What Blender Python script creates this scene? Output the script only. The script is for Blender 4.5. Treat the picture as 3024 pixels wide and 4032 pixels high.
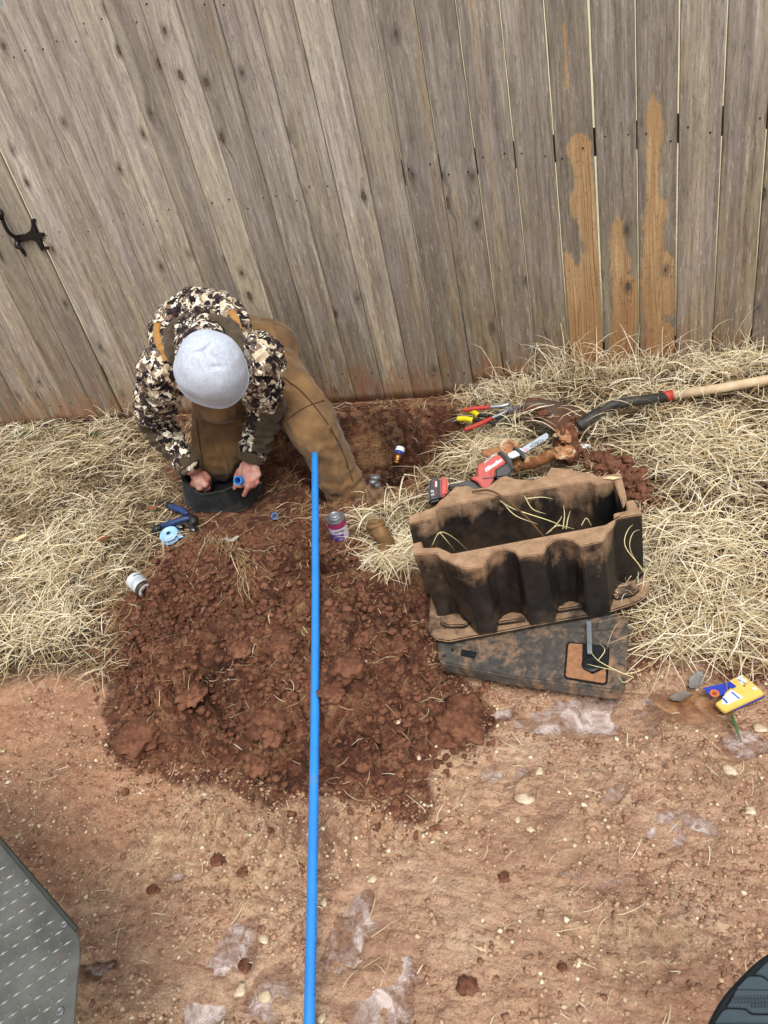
import bpy, bmesh, math, random
import numpy as np
from mathutils import Vector, Matrix, noise as mnoise
from mathutils.bvhtree import BVHTree
random.seed(7); RNG = np.random.default_rng(7)
for o in list(bpy.data.objects): bpy.data.objects.remove(o)
S = bpy.context.scene
C = S.collection

# ------------------------------------------------------------------ camera
PITCH, ROLL, YAW = 0.62543835, -0.25427013, -0.37652914
CAMZ, FY = 1.705, 3.048            # eye height, distance to the fence face
def cam_axes():
    cy, sy = math.cos(YAW), math.sin(YAW); cp, sp = math.cos(PITCH), math.sin(PITCH)
    f = np.array([sy*cp, cy*cp, -sp]); rt = np.array([cy, -sy, 0.]); up = np.cross(rt, f)
    c, s = math.cos(ROLL), math.sin(ROLL)
    return c*rt+s*up, -s*rt+c*up, f
RX, RU, RF = cam_axes()
CAM = np.array([0, 0, CAMZ])
cam = bpy.data.cameras.new('camera'); camo = bpy.data.objects.new('camera', cam); C.objects.link(camo)
cam.sensor_fit = 'HORIZONTAL'; cam.sensor_width = 36; cam.lens = 36; cam.clip_end = 500; cam.clip_start = .02
m = Matrix(((RX[0], RU[0], -RF[0], 0), (RX[1], RU[1], -RF[1], 0), (RX[2], RU[2], -RF[2], CAMZ), (0, 0, 0, 1)))
camo.matrix_world = m; S.camera = camo
S.render.resolution_x, S.render.resolution_y = 768, 1024

# ------------------------------------------------------------------ light (overcast day)
w = bpy.data.worlds.new('World'); S.world = w; w.use_nodes = True
nt = w.node_tree; nt.nodes.clear()
sky = nt.nodes.new('ShaderNodeTexSky'); sky.sky_type = 'NISHITA'; sky.sun_disc = False
SUN_EL, SUN_AZ = 62, 150                     # sun behind the camera, to the right, high
sky.sun_elevation = math.radians(SUN_EL); sky.sun_rotation = math.radians(SUN_AZ)
sky.dust_density = 3; sky.air_density = 1.2
hs = nt.nodes.new('ShaderNodeHueSaturation'); hs.inputs['Saturation'].default_value = .22
bg = nt.nodes.new('ShaderNodeBackground'); bg.inputs['Strength'].default_value = .135
wo = nt.nodes.new('ShaderNodeOutputWorld')
nt.links.new(sky.outputs[0], hs.inputs['Color']); nt.links.new(hs.outputs[0], bg.inputs['Color']); nt.links.new(bg.outputs[0], wo.inputs['Surface'])
sl = bpy.data.lights.new('sun', 'SUN'); sl.energy = 1.5; sl.angle = math.radians(26); sl.color = (1, .965, .92)
so = bpy.data.objects.new('sun', sl); C.objects.link(so)
az, el = math.radians(SUN_AZ), math.radians(SUN_EL)
sd_ = Vector((math.sin(az)*math.cos(el), math.cos(az)*math.cos(el), math.sin(el)))
so.rotation_euler = sd_.to_track_quat('Z', 'Y').to_euler()
S.view_settings.view_transform = 'Standard'; S.view_settings.look = 'None'
S.view_settings.exposure = 0.5; S.view_settings.gamma = 1

# ------------------------------------------------------------------ photo geometry helpers (photo grid is 1659 x 2212)
def ray(x, y):
    u = (x*1.8228-1512)/3024; v = -(y*1.8228-2016)/3024
    return RX*u+RU*v+RF
def Pz(x, y, z=0.):                   # point of the view ray at height z
    d = ray(x, y); return CAM+d*((z-CAMZ)/d[2])
def Pt(x, y, t): return CAM+ray(x, y)*t   # ... at optical depth t
def Ppl(x, y, o, n):                  # ... on a plane
    d = ray(x, y); n = np.asarray(n, float); return CAM+d*(np.dot(np.asarray(o)-CAM, n)/np.dot(d, n))

# ------------------------------------------------------------------ numpy noise
def _h(ix, iy, s):
    n = (ix.astype(np.int64)*374761393+iy.astype(np.int64)*668265263+int(s)*1274126177) & 0xffffffff
    n = ((n ^ (n >> 13))*1103515245+12345) & 0xffffffff
    n = ((n ^ (n >> 16))*2246822519) & 0xffffffff
    return ((n ^ (n >> 15)) & 0xffffff)/16777216.
def vn(x, y, s=0):
    ix, iy = np.floor(x), np.floor(y); fx, fy = x-ix, y-iy
    fx = fx*fx*(3-2*fx); fy = fy*fy*(3-2*fy)
    a, b, c, d = _h(ix, iy, s), _h(ix+1, iy, s), _h(ix, iy+1, s), _h(ix+1, iy+1, s)
    return (a*(1-fx)+b*fx)*(1-fy)+(c*(1-fx)+d*fx)*fy
def fbm(x, y, o=4, s=0):
    r = 0; a = .5
    for i in range(o): r = r+a*(vn(x, y, s+i*17)-.5); x = x*2.03+3.1; y = y*2.03+1.7; a *= .5
    return r*2
def worley(x, y, s=0):
    ix, iy = np.floor(x), np.floor(y); f1 = np.full(x.shape, 9.); f2 = f1.copy(); cr = np.zeros(x.shape)
    for dx in (-1, 0, 1):
        for dy in (-1, 0, 1):
            cx, cy = ix+dx, iy+dy
            d = np.hypot(cx+_h(cx, cy, s)-x, cy+_h(cx, cy, s+5)-y)
            m = d < f1; f2 = np.where(m, f1, np.minimum(f2, d)); cr = np.where(m, _h(cx, cy, s+9), cr); f1 = np.where(m, d, f1)
    return f1, f2, cr
def lumps(x, y, sc, s):
    wx = x+fbm(x/sc*1.3, y/sc*1.3, 3, s+3)*sc*.95; wy = y+fbm(x/sc*1.3+9, y/sc*1.3, 3, s+4)*sc*.95
    f1, f2, cr = worley(wx/sc, wy/sc, s); tilt = (_h(np.floor(cr*4096), np.zeros_like(cr), s+2)-.5)*(wx/sc-np.floor(wx/sc)-.5)
    return np.clip(1-(f1/.72)**1.7, 0, 1)**.75*(.15+.85*cr*cr)*(1+.9*tilt)
def sdist(x, y, poly):                # signed distance to a polygon, positive inside
    poly = np.asarray(poly)[:, :2]; best = np.full(x.shape, 1e9); ins = np.zeros(x.shape, bool)
    for i in range(len(poly)):
        ax, ay = poly[i]; bx, by = poly[(i+1) % len(poly)]
        ex, ey = bx-ax, by-ay; t = np.clip(((x-ax)*ex+(y-ay)*ey)/(ex*ex+ey*ey+1e-12), 0, 1)
        best = np.minimum(best, np.hypot(x-ax-t*ex, y-ay-t*ey))
        c = ((ay > y) != (by > y)) & (x < (bx-ax)*(y-ay)/((by-ay) if by != ay else 1e-9)+ax); ins ^= c
    return np.where(ins, best, -best)
def sst(a, b, x): t = np.clip((x-a)/(b-a), 0, 1); return t*t*(3-2*t)

# ------------------------------------------------------------------ object helpers
def tag(o, label=None, cat=None, group=None, kind=None):
    for k, v in (('label', label), ('category', cat), ('group', group), ('kind', kind)):
        if v: o[k] = v
    return o
def thing(name, loc, label, cat, group=None):
    o = bpy.data.objects.new(name, None); o.location = loc; o.empty_display_size = .05; C.objects.link(o)
    return tag(o, label, cat, group)
def wloc(o):
    v = Vector((0, 0, 0))
    while o: v = v+o.location; o = o.parent
    return v
def mk(name, V, F, mats, parent=None, smooth=False, mi=None, origin=None):
    me = bpy.data.meshes.new(name); o = bpy.data.objects.new(name, me)
    V = np.asarray(V, float).reshape(-1, 3)
    if parent is not None: V = V-np.array(wloc(parent))
    if origin is not None:
        org = np.asarray(origin, float)-(np.array(wloc(parent)) if parent is not None else 0)
        V = V-org; o.location = org
    if isinstance(F, np.ndarray):
        k = F.shape[1]; n = len(F)
        me.vertices.add(len(V)); me.vertices.foreach_set('co', V.astype(np.float32).ravel())
        me.loops.add(n*k); me.loops.foreach_set('vertex_index', F.astype(np.int32).ravel())
        me.polygons.add(n); me.polygons.foreach_set('loop_start', np.arange(0, n*k, k, dtype=np.int32)); 
        me.polygons.foreach_set('loop_total', np.full(n, k, dtype=np.int32)); me.update(calc_edges=True)
    else:
        me.from_pydata([tuple(v) for v in V], [], F)
    me.validate()
    if not isinstance(mats, (list, tuple)): mats = [mats]
    for mm in mats: me.materials.append(mm)
    if mi is not None: me.polygons.foreach_set('material_index', np.asarray(mi, dtype=np.int32))
    if smooth: me.polygons.foreach_set('use_smooth', np.ones(len(me.polygons), bool))
    me.update()
    C.objects.link(o)
    if parent is not None: o.parent = parent
    return o
def attr(o, name, vals):
    a = o.data.attributes.new(name, 'FLOAT', 'POINT'); a.data.foreach_set('value', np.asarray(vals, np.float32))
class MB:
    def __init__(s): s.V = []; s.F = []; s.M = []
    def add(s, V, F, m=0):
        b = len(s.V); s.V += [tuple(v) for v in V]; s.F += [tuple(i+b for i in f) for f in F]; s.M += [m]*len(F); return s
    def obj(s, name, mats, parent=None, smooth=False, **k): return mk(name, s.V, s.F, mats, parent, smooth, s.M, **k)
def frame(d):
    d = Vector(d).normalized(); a = Vector((0, 0, 1)) if abs(d.z) < .9 else Vector((1, 0, 0))
    u = d.cross(a).normalized(); return d, u, d.cross(u)
def spline(pts, n=6):
    P = [np.asarray(p, float) for p in pts]; P = [2*P[0]-P[1]]+P+[2*P[-1]-P[-2]]; out = []
    for i in range(1, len(P)-2):
        for k in range(n):
            t = k/n; a, b, c, d = P[i-1:i+3]
            out.append(.5*((2*b)+(c-a)*t+(2*a-5*b+4*c-d)*t*t+(3*b-a-3*c+d)*t**3))
    return out+[P[-2]]
def tube(pts, r, seg=12, cap=True, hollow=0):
    pts = [Vector(p) for p in pts]; n = len(pts)
    rr = list(r) if hasattr(r, '__len__') else [r]*n
    if len(rr) != n: rr = list(np.interp(np.linspace(0, 1, n), np.linspace(0, 1, len(rr)), rr))
    V = []; F = []; u = None
    for i, p in enumerate(pts):
        d = (pts[min(i+1, n-1)]-pts[max(i-1, 0)]).normalized()
        if u is None: _, u, _ = frame(d)
        u = (u-d*u.dot(d)).normalized(); v = d.cross(u)
        V += [p+(u*math.cos(a)+v*math.sin(a))*rr[i] for a in [2*math.pi*k/seg for k in range(seg)]]
    for i in range(n-1):
        for k in range(seg): F.append((i*seg+k, i*seg+(k+1) % seg, (i+1)*seg+(k+1) % seg, (i+1)*seg+k))
    if cap: F.append(tuple(range(seg))[::-1]); F.append(tuple((n-1)*seg+k for k in range(seg)))
    return V, F
def lathe(p0, d, prof, seg=24):        # prof: (radius, height) list
    d, u, v = frame(d); p0 = Vector(p0); V = []; F = []
    for r, h in prof: V += [p0+d*h+(u*math.cos(a)+v*math.sin(a))*max(r, 1e-5) for a in [2*math.pi*k/seg for k in range(seg)]]
    for i in range(len(prof)-1):
        for k in range(seg): F.append((i*seg+k, i*seg+(k+1) % seg, (i+1)*seg+(k+1) % seg, (i+1)*seg+k))
    F.append(tuple(range(seg))[::-1]); F.append(tuple((len(prof)-1)*seg+k for k in range(seg)))
    return V, F
def capsule(a, b, ra, rb, seg=16, sc=None):
    a, b = Vector(a), Vector(b); d, u, v = frame(b-a) if (b-a).length > 1e-5 else frame((0, 0, 1)); V = []; F = []; rings = []
    for k in range(1, 6): t = math.pi/2*(1-k/5); rings.append((a-d*ra*math.sin(t), ra*math.cos(t)))
    for k in range(1, 6): t = math.pi/2*((k-1)/5); rings.append((b+d*rb*math.sin(t), rb*math.cos(t)))
    for c, r in rings:
        r = max(r, ra*.1)
        V += [c+(u*math.cos(x)+v*math.sin(x))*r for x in [2*math.pi*q/seg for q in range(seg)]]
    for i in range(len(rings)-1):
        for q in range(seg): F.append((i*seg+q, i*seg+(q+1) % seg, (i+1)*seg+(q+1) % seg, (i+1)*seg+q))
    F.append(tuple(range(seg))[::-1]); F.append(tuple((len(rings)-1)*seg+q for q in range(seg)))
    if sc is not None:
        c = (a+b)/2; V = [c+Vector(((p-c).x*sc[0], (p-c).y*sc[1], (p-c).z*sc[2])) for p in V]
    return V, F
def prism(poly, n, th, bev=0., segs=2):       # polygon (3d points on a plane), extruded th against n
    bm = bmesh.new(); n = Vector(n).normalized()
    vs = [bm.verts.new(Vector(p)) for p in poly]; f = bm.faces.new(vs); f.normal_update()
    if f.normal.dot(n) < 0: f.normal_flip()
    r = bmesh.ops.extrude_face_region(bm, geom=[f])
    nv = [e for e in r['geom'] if isinstance(e, bmesh.types.BMVert)]
    bmesh.ops.translate(bm, verts=nv, vec=-n*th)
    bmesh.ops.recalc_face_normals(bm, faces=bm.faces[:])
    if bev: bmesh.ops.bevel(bm, geom=bm.edges[:], offset=bev, segments=segs, affect='EDGES', clamp_overlap=True)
    V = [v.co.copy() for v in bm.verts]; bm.verts.index_update(); F = [tuple(v.index for v in f.verts) for f in bm.faces]; bm.free()
    return V, F
def box(c, sx, sy, sz, rot=None, bev=0.):
    c = Vector(c); R = rot if rot is not None else Matrix.Identity(3)
    poly = [c+R@Vector((x*sx/2, y*sy/2, sz/2)) for x, y in ((-1, -1), (1, -1), (1, 1), (-1, 1))]
    return prism(poly, R@Vector((0, 0, 1)), sz, bev)
def remesh(V, F, vox, it=6, lam=.6):
    me = bpy.data.meshes.new('t'); me.from_pydata([tuple(v) for v in V], [], F); o = bpy.data.objects.new('t', me); C.objects.link(o)
    r = o.modifiers.new('r', 'REMESH'); r.mode = 'VOXEL'; r.voxel_size = vox
    s = o.modifiers.new('s', 'SMOOTH'); s.iterations = it; s.factor = lam
    dg = bpy.context.evaluated_depsgraph_get(); e = o.evaluated_get(dg); m2 = bpy.data.meshes.new_from_object(e)
    n = len(m2.vertices); co = np.zeros(n*3); m2.vertices.foreach_get('co', co); nr = np.zeros(n*3); m2.vertices.foreach_get('normal', nr)
    fs = [tuple(p.vertices) for p in m2.polygons]
    bpy.data.objects.remove(o); bpy.data.meshes.remove(me); bpy.data.meshes.remove(m2)
    F2 = np.array(fs) if len(set(map(len, fs))) == 1 else fs
    return co.reshape(-1, 3), F2, nr.reshape(-1, 3)
def n3(P, sc, s=0):                    # 3d-ish noise on points
    x, y, z = (P/sc).T
    return (fbm(x+z*.31, y-z*.27, 3, s)+fbm(y+x*.23, z+x*.17, 3, s+40)+fbm(z-y*.21, x+y*.13, 3, s+80))/1.7
def text(txt, size, o, ux, uy, mat, name='lettering', parent=None, shear=0., ext=.0004, bold=0.):
    cu = bpy.data.curves.new(name, 'FONT'); cu.body = txt; cu.size = size; cu.extrude = ext; cu.shear = shear; cu.offset = bold
    cu.resolution_u = 3
    t = bpy.data.objects.new(name, cu); C.objects.link(t); dg = bpy.context.evaluated_depsgraph_get(); dg.update()
    me = bpy.data.meshes.new_from_object(t.evaluated_get(dg)); ux = Vector(ux).normalized(); uy = Vector(uy); uy = (uy-ux*uy.dot(ux)).normalized(); uz = ux.cross(uy)
    V = [Vector(o)+ux*v.co.x+uy*v.co.y+uz*v.co.z for v in me.vertices]; F = [tuple(p.vertices) for p in me.polygons]
    bpy.data.objects.remove(t); bpy.data.curves.remove(cu); bpy.data.meshes.remove(me)
    return mk(name, V, F, mat, parent)

# ------------------------------------------------------------------ materials
def L(h):                              # '#rrggbb' -> linear rgba
    c = [int(h[i:i+2], 16)/255 for i in (1, 3, 5)]
    return tuple((x/12.92 if x <= .04045 else ((x+.055)/1.055)**2.4) for x in c)+(1,)
class Mat:
    def __init__(s, name, rough=.7, spec=.5, metal=0):
        s.m = bpy.data.materials.new(name); s.m.use_nodes = True; s.t = s.m.node_tree; s.b = s.t.nodes['Principled BSDF']
        s.b.inputs['Roughness'].default_value = rough; s.b.inputs['Specular IOR Level'].default_value = spec; s.b.inputs['Metallic'].default_value = metal
        s.tc = s.n('ShaderNodeTexCoord'); s._bump = None
    def n(s, t, **k):
        n = s.t.nodes.new(t)
        for a, v in k.items(): setattr(n, a, v)
        return n
    def set(s, n, i, v):
        if hasattr(v, 'is_output') or isinstance(v, bpy.types.NodeSocket): s.t.links.new(v, n.inputs[i])
        else: n.inputs[i].default_value = v
    def vec(s, scale=(1, 1, 1), coord='Object', off=None):
        n = s.n('ShaderNodeMapping'); s.t.links.new(s.tc.outputs[coord], n.inputs[0]); n.inputs['Scale'].default_value = scale
        if off is not None: s.t.links.new(off, n.inputs['Location'])
        return n.outputs[0]
    def noise(s, v, sc, det=4, rough=.55, dist=0):
        n = s.n('ShaderNodeTexNoise'); s.set(n, 'Vector', v); s.set(n, 'Scale', sc); s.set(n, 'Detail', det); s.set(n, 'Roughness', rough); s.set(n, 'Distortion', dist); return n.outputs[0]
    def vor(s, v, sc, feat='F1', out='Distance', rnd=1):
        n = s.n('ShaderNodeTexVoronoi', feature=feat); s.set(n, 'Vector', v); s.set(n, 'Scale', sc); s.set(n, 'Randomness', rnd); return n.outputs[out]
    def ramp(s, f, stops, mode='LINEAR'):
        n = s.n('ShaderNodeValToRGB'); s.set(n, 0, f); cr = n.color_ramp; cr.interpolation = mode
        while len(cr.elements) < len(stops): cr.elements.new(.5)
        for e, (p, c) in zip(cr.elements, stops): e.position = p; e.color = c if hasattr(c, '__len__') else (c, c, c, 1)
        return n.outputs[0]
    def mix(s, f, a, b, mode='MIX'):
        n = s.n('ShaderNodeMix', data_type='RGBA', blend_type=mode); s.set(n, 0, f); s.set(n, 6, a); s.set(n, 7, b); return n.outputs[2]
    def math(s, op, a, b=0., c=0.):
        n = s.n('ShaderNodeMath', operation=op); s.set(n, 0, a); s.set(n, 1, b); s.set(n, 2, c); return n.outputs[0]
    def mr(s, v, a, b, c=0, d=1):
        n = s.n('ShaderNodeMapRange'); n.clamp = True; s.set(n, 0, v); s.set(n, 1, a); s.set(n, 2, b); s.set(n, 3, c); s.set(n, 4, d); return n.outputs[0]
    def at(s, name, out='Fac'):
        n = s.n('ShaderNodeAttribute', attribute_name=name); return n.outputs[out]
    def sep(s, v):
        n = s.n('ShaderNodeSeparateXYZ'); s.set(n, 0, v); return n.outputs
    def col(s, c): s.set(s.b, 'Base Color', c); return s
    def rough(s, c): s.set(s.b, 'Roughness', c); return s
    def bump(s, h, dist=.002, st=1.):
        n = s.n('ShaderNodeBump'); s.set(n, 'Height', h); n.inputs['Distance'].default_value = dist; n.inputs['Strength'].default_value = st
        if s._bump is not None: s.t.links.new(s._bump, n.inputs['Normal'])
        s._bump = n.outputs[0]; s.t.links.new(s._bump, s.b.inputs['Normal']); return s
def plain(name, h, rough=.6, spec=.5, metal=0, var=.12, nscale=30, bump=.0005, dirt=None, damt=.5):
    M = Mat(name, rough, spec, metal); v = M.vec(); nz = M.noise(v, nscale, 5, .6); c = L(h) if isinstance(h, str) else h
    lo = tuple(x*(1-var*1.6) for x in c[:3])+(1,); hi = tuple(min(1, x*(1+var)) for x in c[:3])+(1,)
    k = M.mix(M.mr(nz, .3, .7), lo, hi)
    if dirt:
        dz = M.mr(M.noise(v, nscale*.5, 6, .7), .62-damt*.3, .62-damt*.3+.12); k = M.mix(M.math('MULTIPLY', dz, .85), k, L(dirt)); M.rough(M.mr(dz, 0, 1, rough, .9))
    M.col(k)
    if bump: M.bump(nz, bump)
    return M.m

# soil ---------------------------------------------------------------
def soil_mat():
    M = Mat('soil', .85, .35); v = M.vec()
    dark, lawn, tan, wet, red = (M.at(a) for a in ('dark', 'lawn', 'tan', 'wet', 'red'))
    n1 = M.noise(v, 3.2, 6, .62); n2 = M.noise(v, 28, 6, .7); n3_ = M.noise(v, 130, 4, .7)
    sx = M.vec((1.2, 3.2, 2)); n4 = M.noise(sx, 14, 6, .65, .6)
    mud = M.ramp(n1, [(.3, L('#a88468')), (.5, L('#cba383')), (.68, L('#dcbe9f'))])
    mud = M.mix(M.mr(n4, .42, .7), mud, L('#99705a')); mud = M.mix(M.mr(M.noise(M.vec((1.2, 3.2, 2)), 38, 5, .7, 1.), .52, .66, 0, .6), mud, L('#8b644f')); 
    mud = M.mix(M.mr(n2, .5, .75, 0, .55), mud, L('#c6a689'))
    tn = M.ramp(n2, [(.3, L('#9c765b')), (.5, L('#c29a79')), (.7, L('#dbba98'))])
    tn = M.mix(M.mr(n3_, .5, .7, 0, .6), tn, L('#dbc3a3'))
    c = M.mix(M.mr(M.math('ADD', tan, M.mr(n2, .3, .7, -.25, .25)), .35, .65), mud, tn)
    rd = M.ramp(n1, [(.3, L('#a06c50')), (.7, L('#c48d6b'))])
    c = M.mix(red, c, rd)
    ln = M.ramp(n2, [(.3, L('#2b1e14')), (.7, L('#5e4a36'))]); c = M.mix(lawn, c, ln)
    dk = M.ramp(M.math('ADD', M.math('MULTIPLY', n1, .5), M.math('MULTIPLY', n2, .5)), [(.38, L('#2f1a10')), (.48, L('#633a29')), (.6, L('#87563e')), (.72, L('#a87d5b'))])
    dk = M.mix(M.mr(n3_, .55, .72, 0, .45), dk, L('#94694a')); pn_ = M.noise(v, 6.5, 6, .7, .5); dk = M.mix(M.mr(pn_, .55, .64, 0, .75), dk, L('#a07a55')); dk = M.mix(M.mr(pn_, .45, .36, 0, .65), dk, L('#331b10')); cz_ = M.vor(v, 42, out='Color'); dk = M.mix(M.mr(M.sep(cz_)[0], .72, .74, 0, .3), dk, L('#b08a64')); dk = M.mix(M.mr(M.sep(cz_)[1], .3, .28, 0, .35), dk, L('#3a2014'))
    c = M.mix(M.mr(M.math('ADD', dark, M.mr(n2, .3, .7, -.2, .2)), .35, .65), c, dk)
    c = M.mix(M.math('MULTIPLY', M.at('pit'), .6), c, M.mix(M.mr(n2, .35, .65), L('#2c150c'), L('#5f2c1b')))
    c = M.mix(M.at('far'), c, M.ramp(n2, [(.3, L('#b9ab80')), (.7, L('#e0d8b4'))]))
    M.col(c); M.rough(M.mr(M.math('ADD', wet, M.mr(n4, .35, .65, -.25, .25)), .3, .8, .8, .16))
    gr = M.vor(v, 110); g2_ = M.vor(v, 260)
    c = M.mix(M.math('MULTIPLY', M.math('MULTIPLY', M.mr(g2_, .3, .2), M.mr(M.noise(v, 5, 4), .42, .6)), M.math('SUBTRACT', .55, M.math('MULTIPLY', dark, .45))), c, L('#dcc8a6')); M.col(c)
    M.bump(M.noise(M.vec((1.2, 3.2, 2)), 38, 5, .7, 1.), .006, .8); M.bump(n4, .016, .9); M.bump(n2, .009, 1.); M.bump(n3_, .004, 1.); M.bump(M.math('MULTIPLY', gr, -1.), .004, .7); return M.m
SOIL = soil_mat()
def clod_mat():
    M = Mat('clay_clod', .85, .3); v = M.vec(); n1 = M.noise(v, 9, 6, .65); n2 = M.noise(v, 70, 5, .7)
    M.col(M.mix(M.mr(n2, .5, .72, 0, .65), M.ramp(M.math('ADD', M.math('MULTIPLY', n1, .6), M.math('MULTIPLY', M.noise(v, 45, 2), .4)), [(.32, L('#452819')), (.5, L('#68412f')), (.68, L('#885d45'))]), L('#94694a'))); M.bump(n2, .004); return M.m
CLOD = clod_mat()
def stone_mat():
    M = Mat('stone', .75, .4); v = M.vec(); r = M.n('ShaderNodeObjectInfo').outputs['Random']; n = M.noise(v, 40, 5, .6)
    M.col(M.mix(M.mr(n, .35, .65), L('#a98f70'), L('#e0d0b2'))); M.bump(n, .002); return M.m
STONE = stone_mat()
def gravel_mat():
    M = Mat('gravel', .75, .4); a = M.at('tone'); M.col(M.ramp(a, [(0, L('#86614b')), (.2, L('#ab8468')), (.4, L('#c09c7e')), (.75, L('#c9b391')), (1, L('#e9dcbd'))])); return M.m
GRAVEL = gravel_mat()
def straw_mat():
    M = Mat('dry_straw', .6, .35); a = M.at('tone'); b = M.at('along')
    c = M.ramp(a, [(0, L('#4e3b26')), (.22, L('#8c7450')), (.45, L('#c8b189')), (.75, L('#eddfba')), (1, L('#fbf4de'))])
    c = M.mix(M.at('brown'), c, L('#8a6440')); c = M.mix(M.at('green'), c, L('#4d6440'))
    c = M.mix(M.mr(M.noise(M.vec(), 60, 2), .4, .7, 0, .3), c, L('#b0986a')); M.col(c)
    t = M.n('ShaderNodeBsdfTranslucent'); M.t.links.new(c, t.inputs[0]); mx = M.n('ShaderNodeMixShader'); mx.inputs[0].default_value = .12
    M.t.links.new(M.b.outputs[0], mx.inputs[1]); M.t.links.new(t.outputs[0], mx.inputs[2]); M.t.links.new(mx.outputs[0], M.t.nodes['Material Output'].inputs[0]); return M.m
STRAW = straw_mat()
def wood_mat():
    M = Mat('weathered_wood', .85, .2); r = M.n('ShaderNodeObjectInfo').outputs['Random']
    cb = M.n('ShaderNodeCombineXYZ'); M.set(cb, 0, M.math('MULTIPLY', r, 37.)); M.set(cb, 1, M.math('MULTIPLY', r, 11.)); M.set(cb, 2, M.math('MULTIPLY', r, 91.)); off = cb.outputs[0]
    vg = M.vec((1, 1, .05), off=off)                # grain space
    kv_ = M.sep(M.vec((8.2, 1, 4.4), off=off)); k2 = M.n('ShaderNodeCombineXYZ'); M.set(k2, 0, kv_[0]); M.set(k2, 1, kv_[2]); kx = M.n('ShaderNodeTexVoronoi', voronoi_dimensions='2D'); M.set(kx, 'Vector', k2.outputs[0]); M.set(kx, 'Scale', 1.)
    kd = M.math('ADD', kx.outputs['Distance'], M.mr(M.noise(M.vec(), 60, 3), .3, .7, -.02, .02)); kc = M.sep(kx.outputs['Color'])[0]
    kon = M.mr(kc, .66, .67); wob = M.math('MULTIPLY', M.mr(kd, .0, .4, 1, 0), kon)
    vd = M.n('ShaderNodeVectorMath', operation='ADD'); cb2 = M.n('ShaderNodeCombineXYZ'); M.set(cb2, 0, M.math('MULTIPLY', wob, .024)); M.t.links.new(vg, vd.inputs[0]); M.t.links.new(cb2.outputs[0], vd.inputs[1]); vg2 = vd.outputs[0]
    g1 = M.noise(vg2, 60, 6, .72); g2 = M.noise(vg2, 210, 4, .75); g3 = M.noise(vg2, 16, 3, .5); g0 = M.noise(M.vec((1, 1, .3), off=off), 6, 5, .65)
    ds = M.noise(M.vec((1, 1, .16), off=off), 110, 5, .72); fn = M.noise(M.vec((1, 1, .3), off=off), 320, 3, .7)   # short dark checks, fine fuzz
    z = M.at('wz'); paleness = M.at('pale')  # height on the board; weathered grey gets paler towards the left boards
    top = M.ramp(g1, [(.3, L('#6a6156')), (.45, L('#8c857b')), (.58, L('#a29b90')), (.72, L('#bab4a8'))])
    low = M.ramp(g1, [(.3, L('#544636')), (.45, L('#74644e')), (.58, L('#8d7b62')), (.72, L('#a89577'))])
    mz = M.mr(M.math('ADD', M.math('ADD', z, M.math('MULTIPLY', paleness, .25)), M.mr(g0, .3, .7, -.4, .4)), .25, 1.5); c = M.mix(mz, low, top)
    c = M.mix(M.math('MULTIPLY', M.mr(g3, .42, .6), .45), c, L('#6f6763'))
    c = M.mix(M.math('MULTIPLY', M.mr(g0, .52, .68), .28), c, L('#94888a'))
    c = M.mix(M.math('MULTIPLY', M.mr(g0, .46, .34), .3), c, L('#a9a48f'))
    c = M.mix(M.math('MULTIPLY', M.mr(M.noise(vg2, 12, 4, .6), .6, .7), .35), c, L('#a0845c'))
    c = M.mix(M.math('MULTIPLY', M.mr(ds, .56, .68), .65), c, L('#4b433c'))
    c = M.mix(M.math('MULTIPLY', M.mr(ds, .42, .32), .45), c, L('#cdc7ba'))
    c = M.mix(M.math('MULTIPLY', M.mr(g2, .56, .66), .5), c, L('#4a4037')); c = M.mix(M.math('MULTIPLY', M.mr(fn, .5, .7), .3), c, L('#5d544b'))
    c = M.mix(1., c, M.ramp(M.math('ADD', M.math('MULTIPLY', r, .5), M.math('MULTIPLY', paleness, .5)), [(0, (.72, .71, .70, 1)), (.5, (.96, .95, .93, 1)), (1, (1.62, 1.62, 1.6, 1))]), 'MULTIPLY')
    # fresh wood where the grey has worn off
    bare = M.mr(M.math('ADD', M.at('bare'), M.math('ADD', M.mr(M.noise(M.vec((1, 1, .3)), 70, 6, .75), .3, .7, -.42, .42), M.mr(ds, .3, .7, -.34, .34))), .40, .56)
    ring = M.math('SINE', M.math('ADD', M.math('MULTIPLY', M.sep(M.tc.outputs['Object'])[0], 520.), M.math('MULTIPLY', M.noise(vg2, 14, 2), 60.)))
    bc = M.ramp(g1, [(.3, L('#957654')), (.55, L('#b2936b')), (.75, L('#c9af88'))]); bc = M.mix(M.math('MULTIPLY', M.mr(ring, .6, 1, 0, .8), M.mr(g3, .45, .55)), bc, L('#6e4a2a'))
    bc = M.mix(M.mr(M.math('ADD', z, M.mr(g0, .3, .7, -.15, .15)), .5, .12, 0, .6), bc, L('#84552f')); bc = M.mix(M.math('MULTIPLY', M.mr(M.noise(M.vec((1, 1, .8)), 90, 5, .75), .58, .64), .7), bc, L('#5b4733'))
    bc = M.mix(M.math('MULTIPLY', M.mr(ds, .5, .7), .4), bc, L('#7a5c3e')); c = M.mix(bare, c, bc)
    # knots
    ks = M.mr(M.sep(kx.outputs['Color'])[1], 0, 1, .035, .1); kn = M.math('MULTIPLY', M.mr(M.math('SUBTRACT', ks, kd), .0, .02), kon); kr = M.math('MULTIPLY', M.mr(kd, .19, .07), kon); rg = M.mr(M.math('SINE', M.math('MULTIPLY', kd, 260.)), -.2, .8)
    c = M.mix(M.math('MULTIPLY', kr, .55), c, L('#4c453f')); c = M.mix(M.math('MULTIPLY', kn, .9), c, M.mix(rg, L('#33291f'), L('#7c6c58')))
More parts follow.
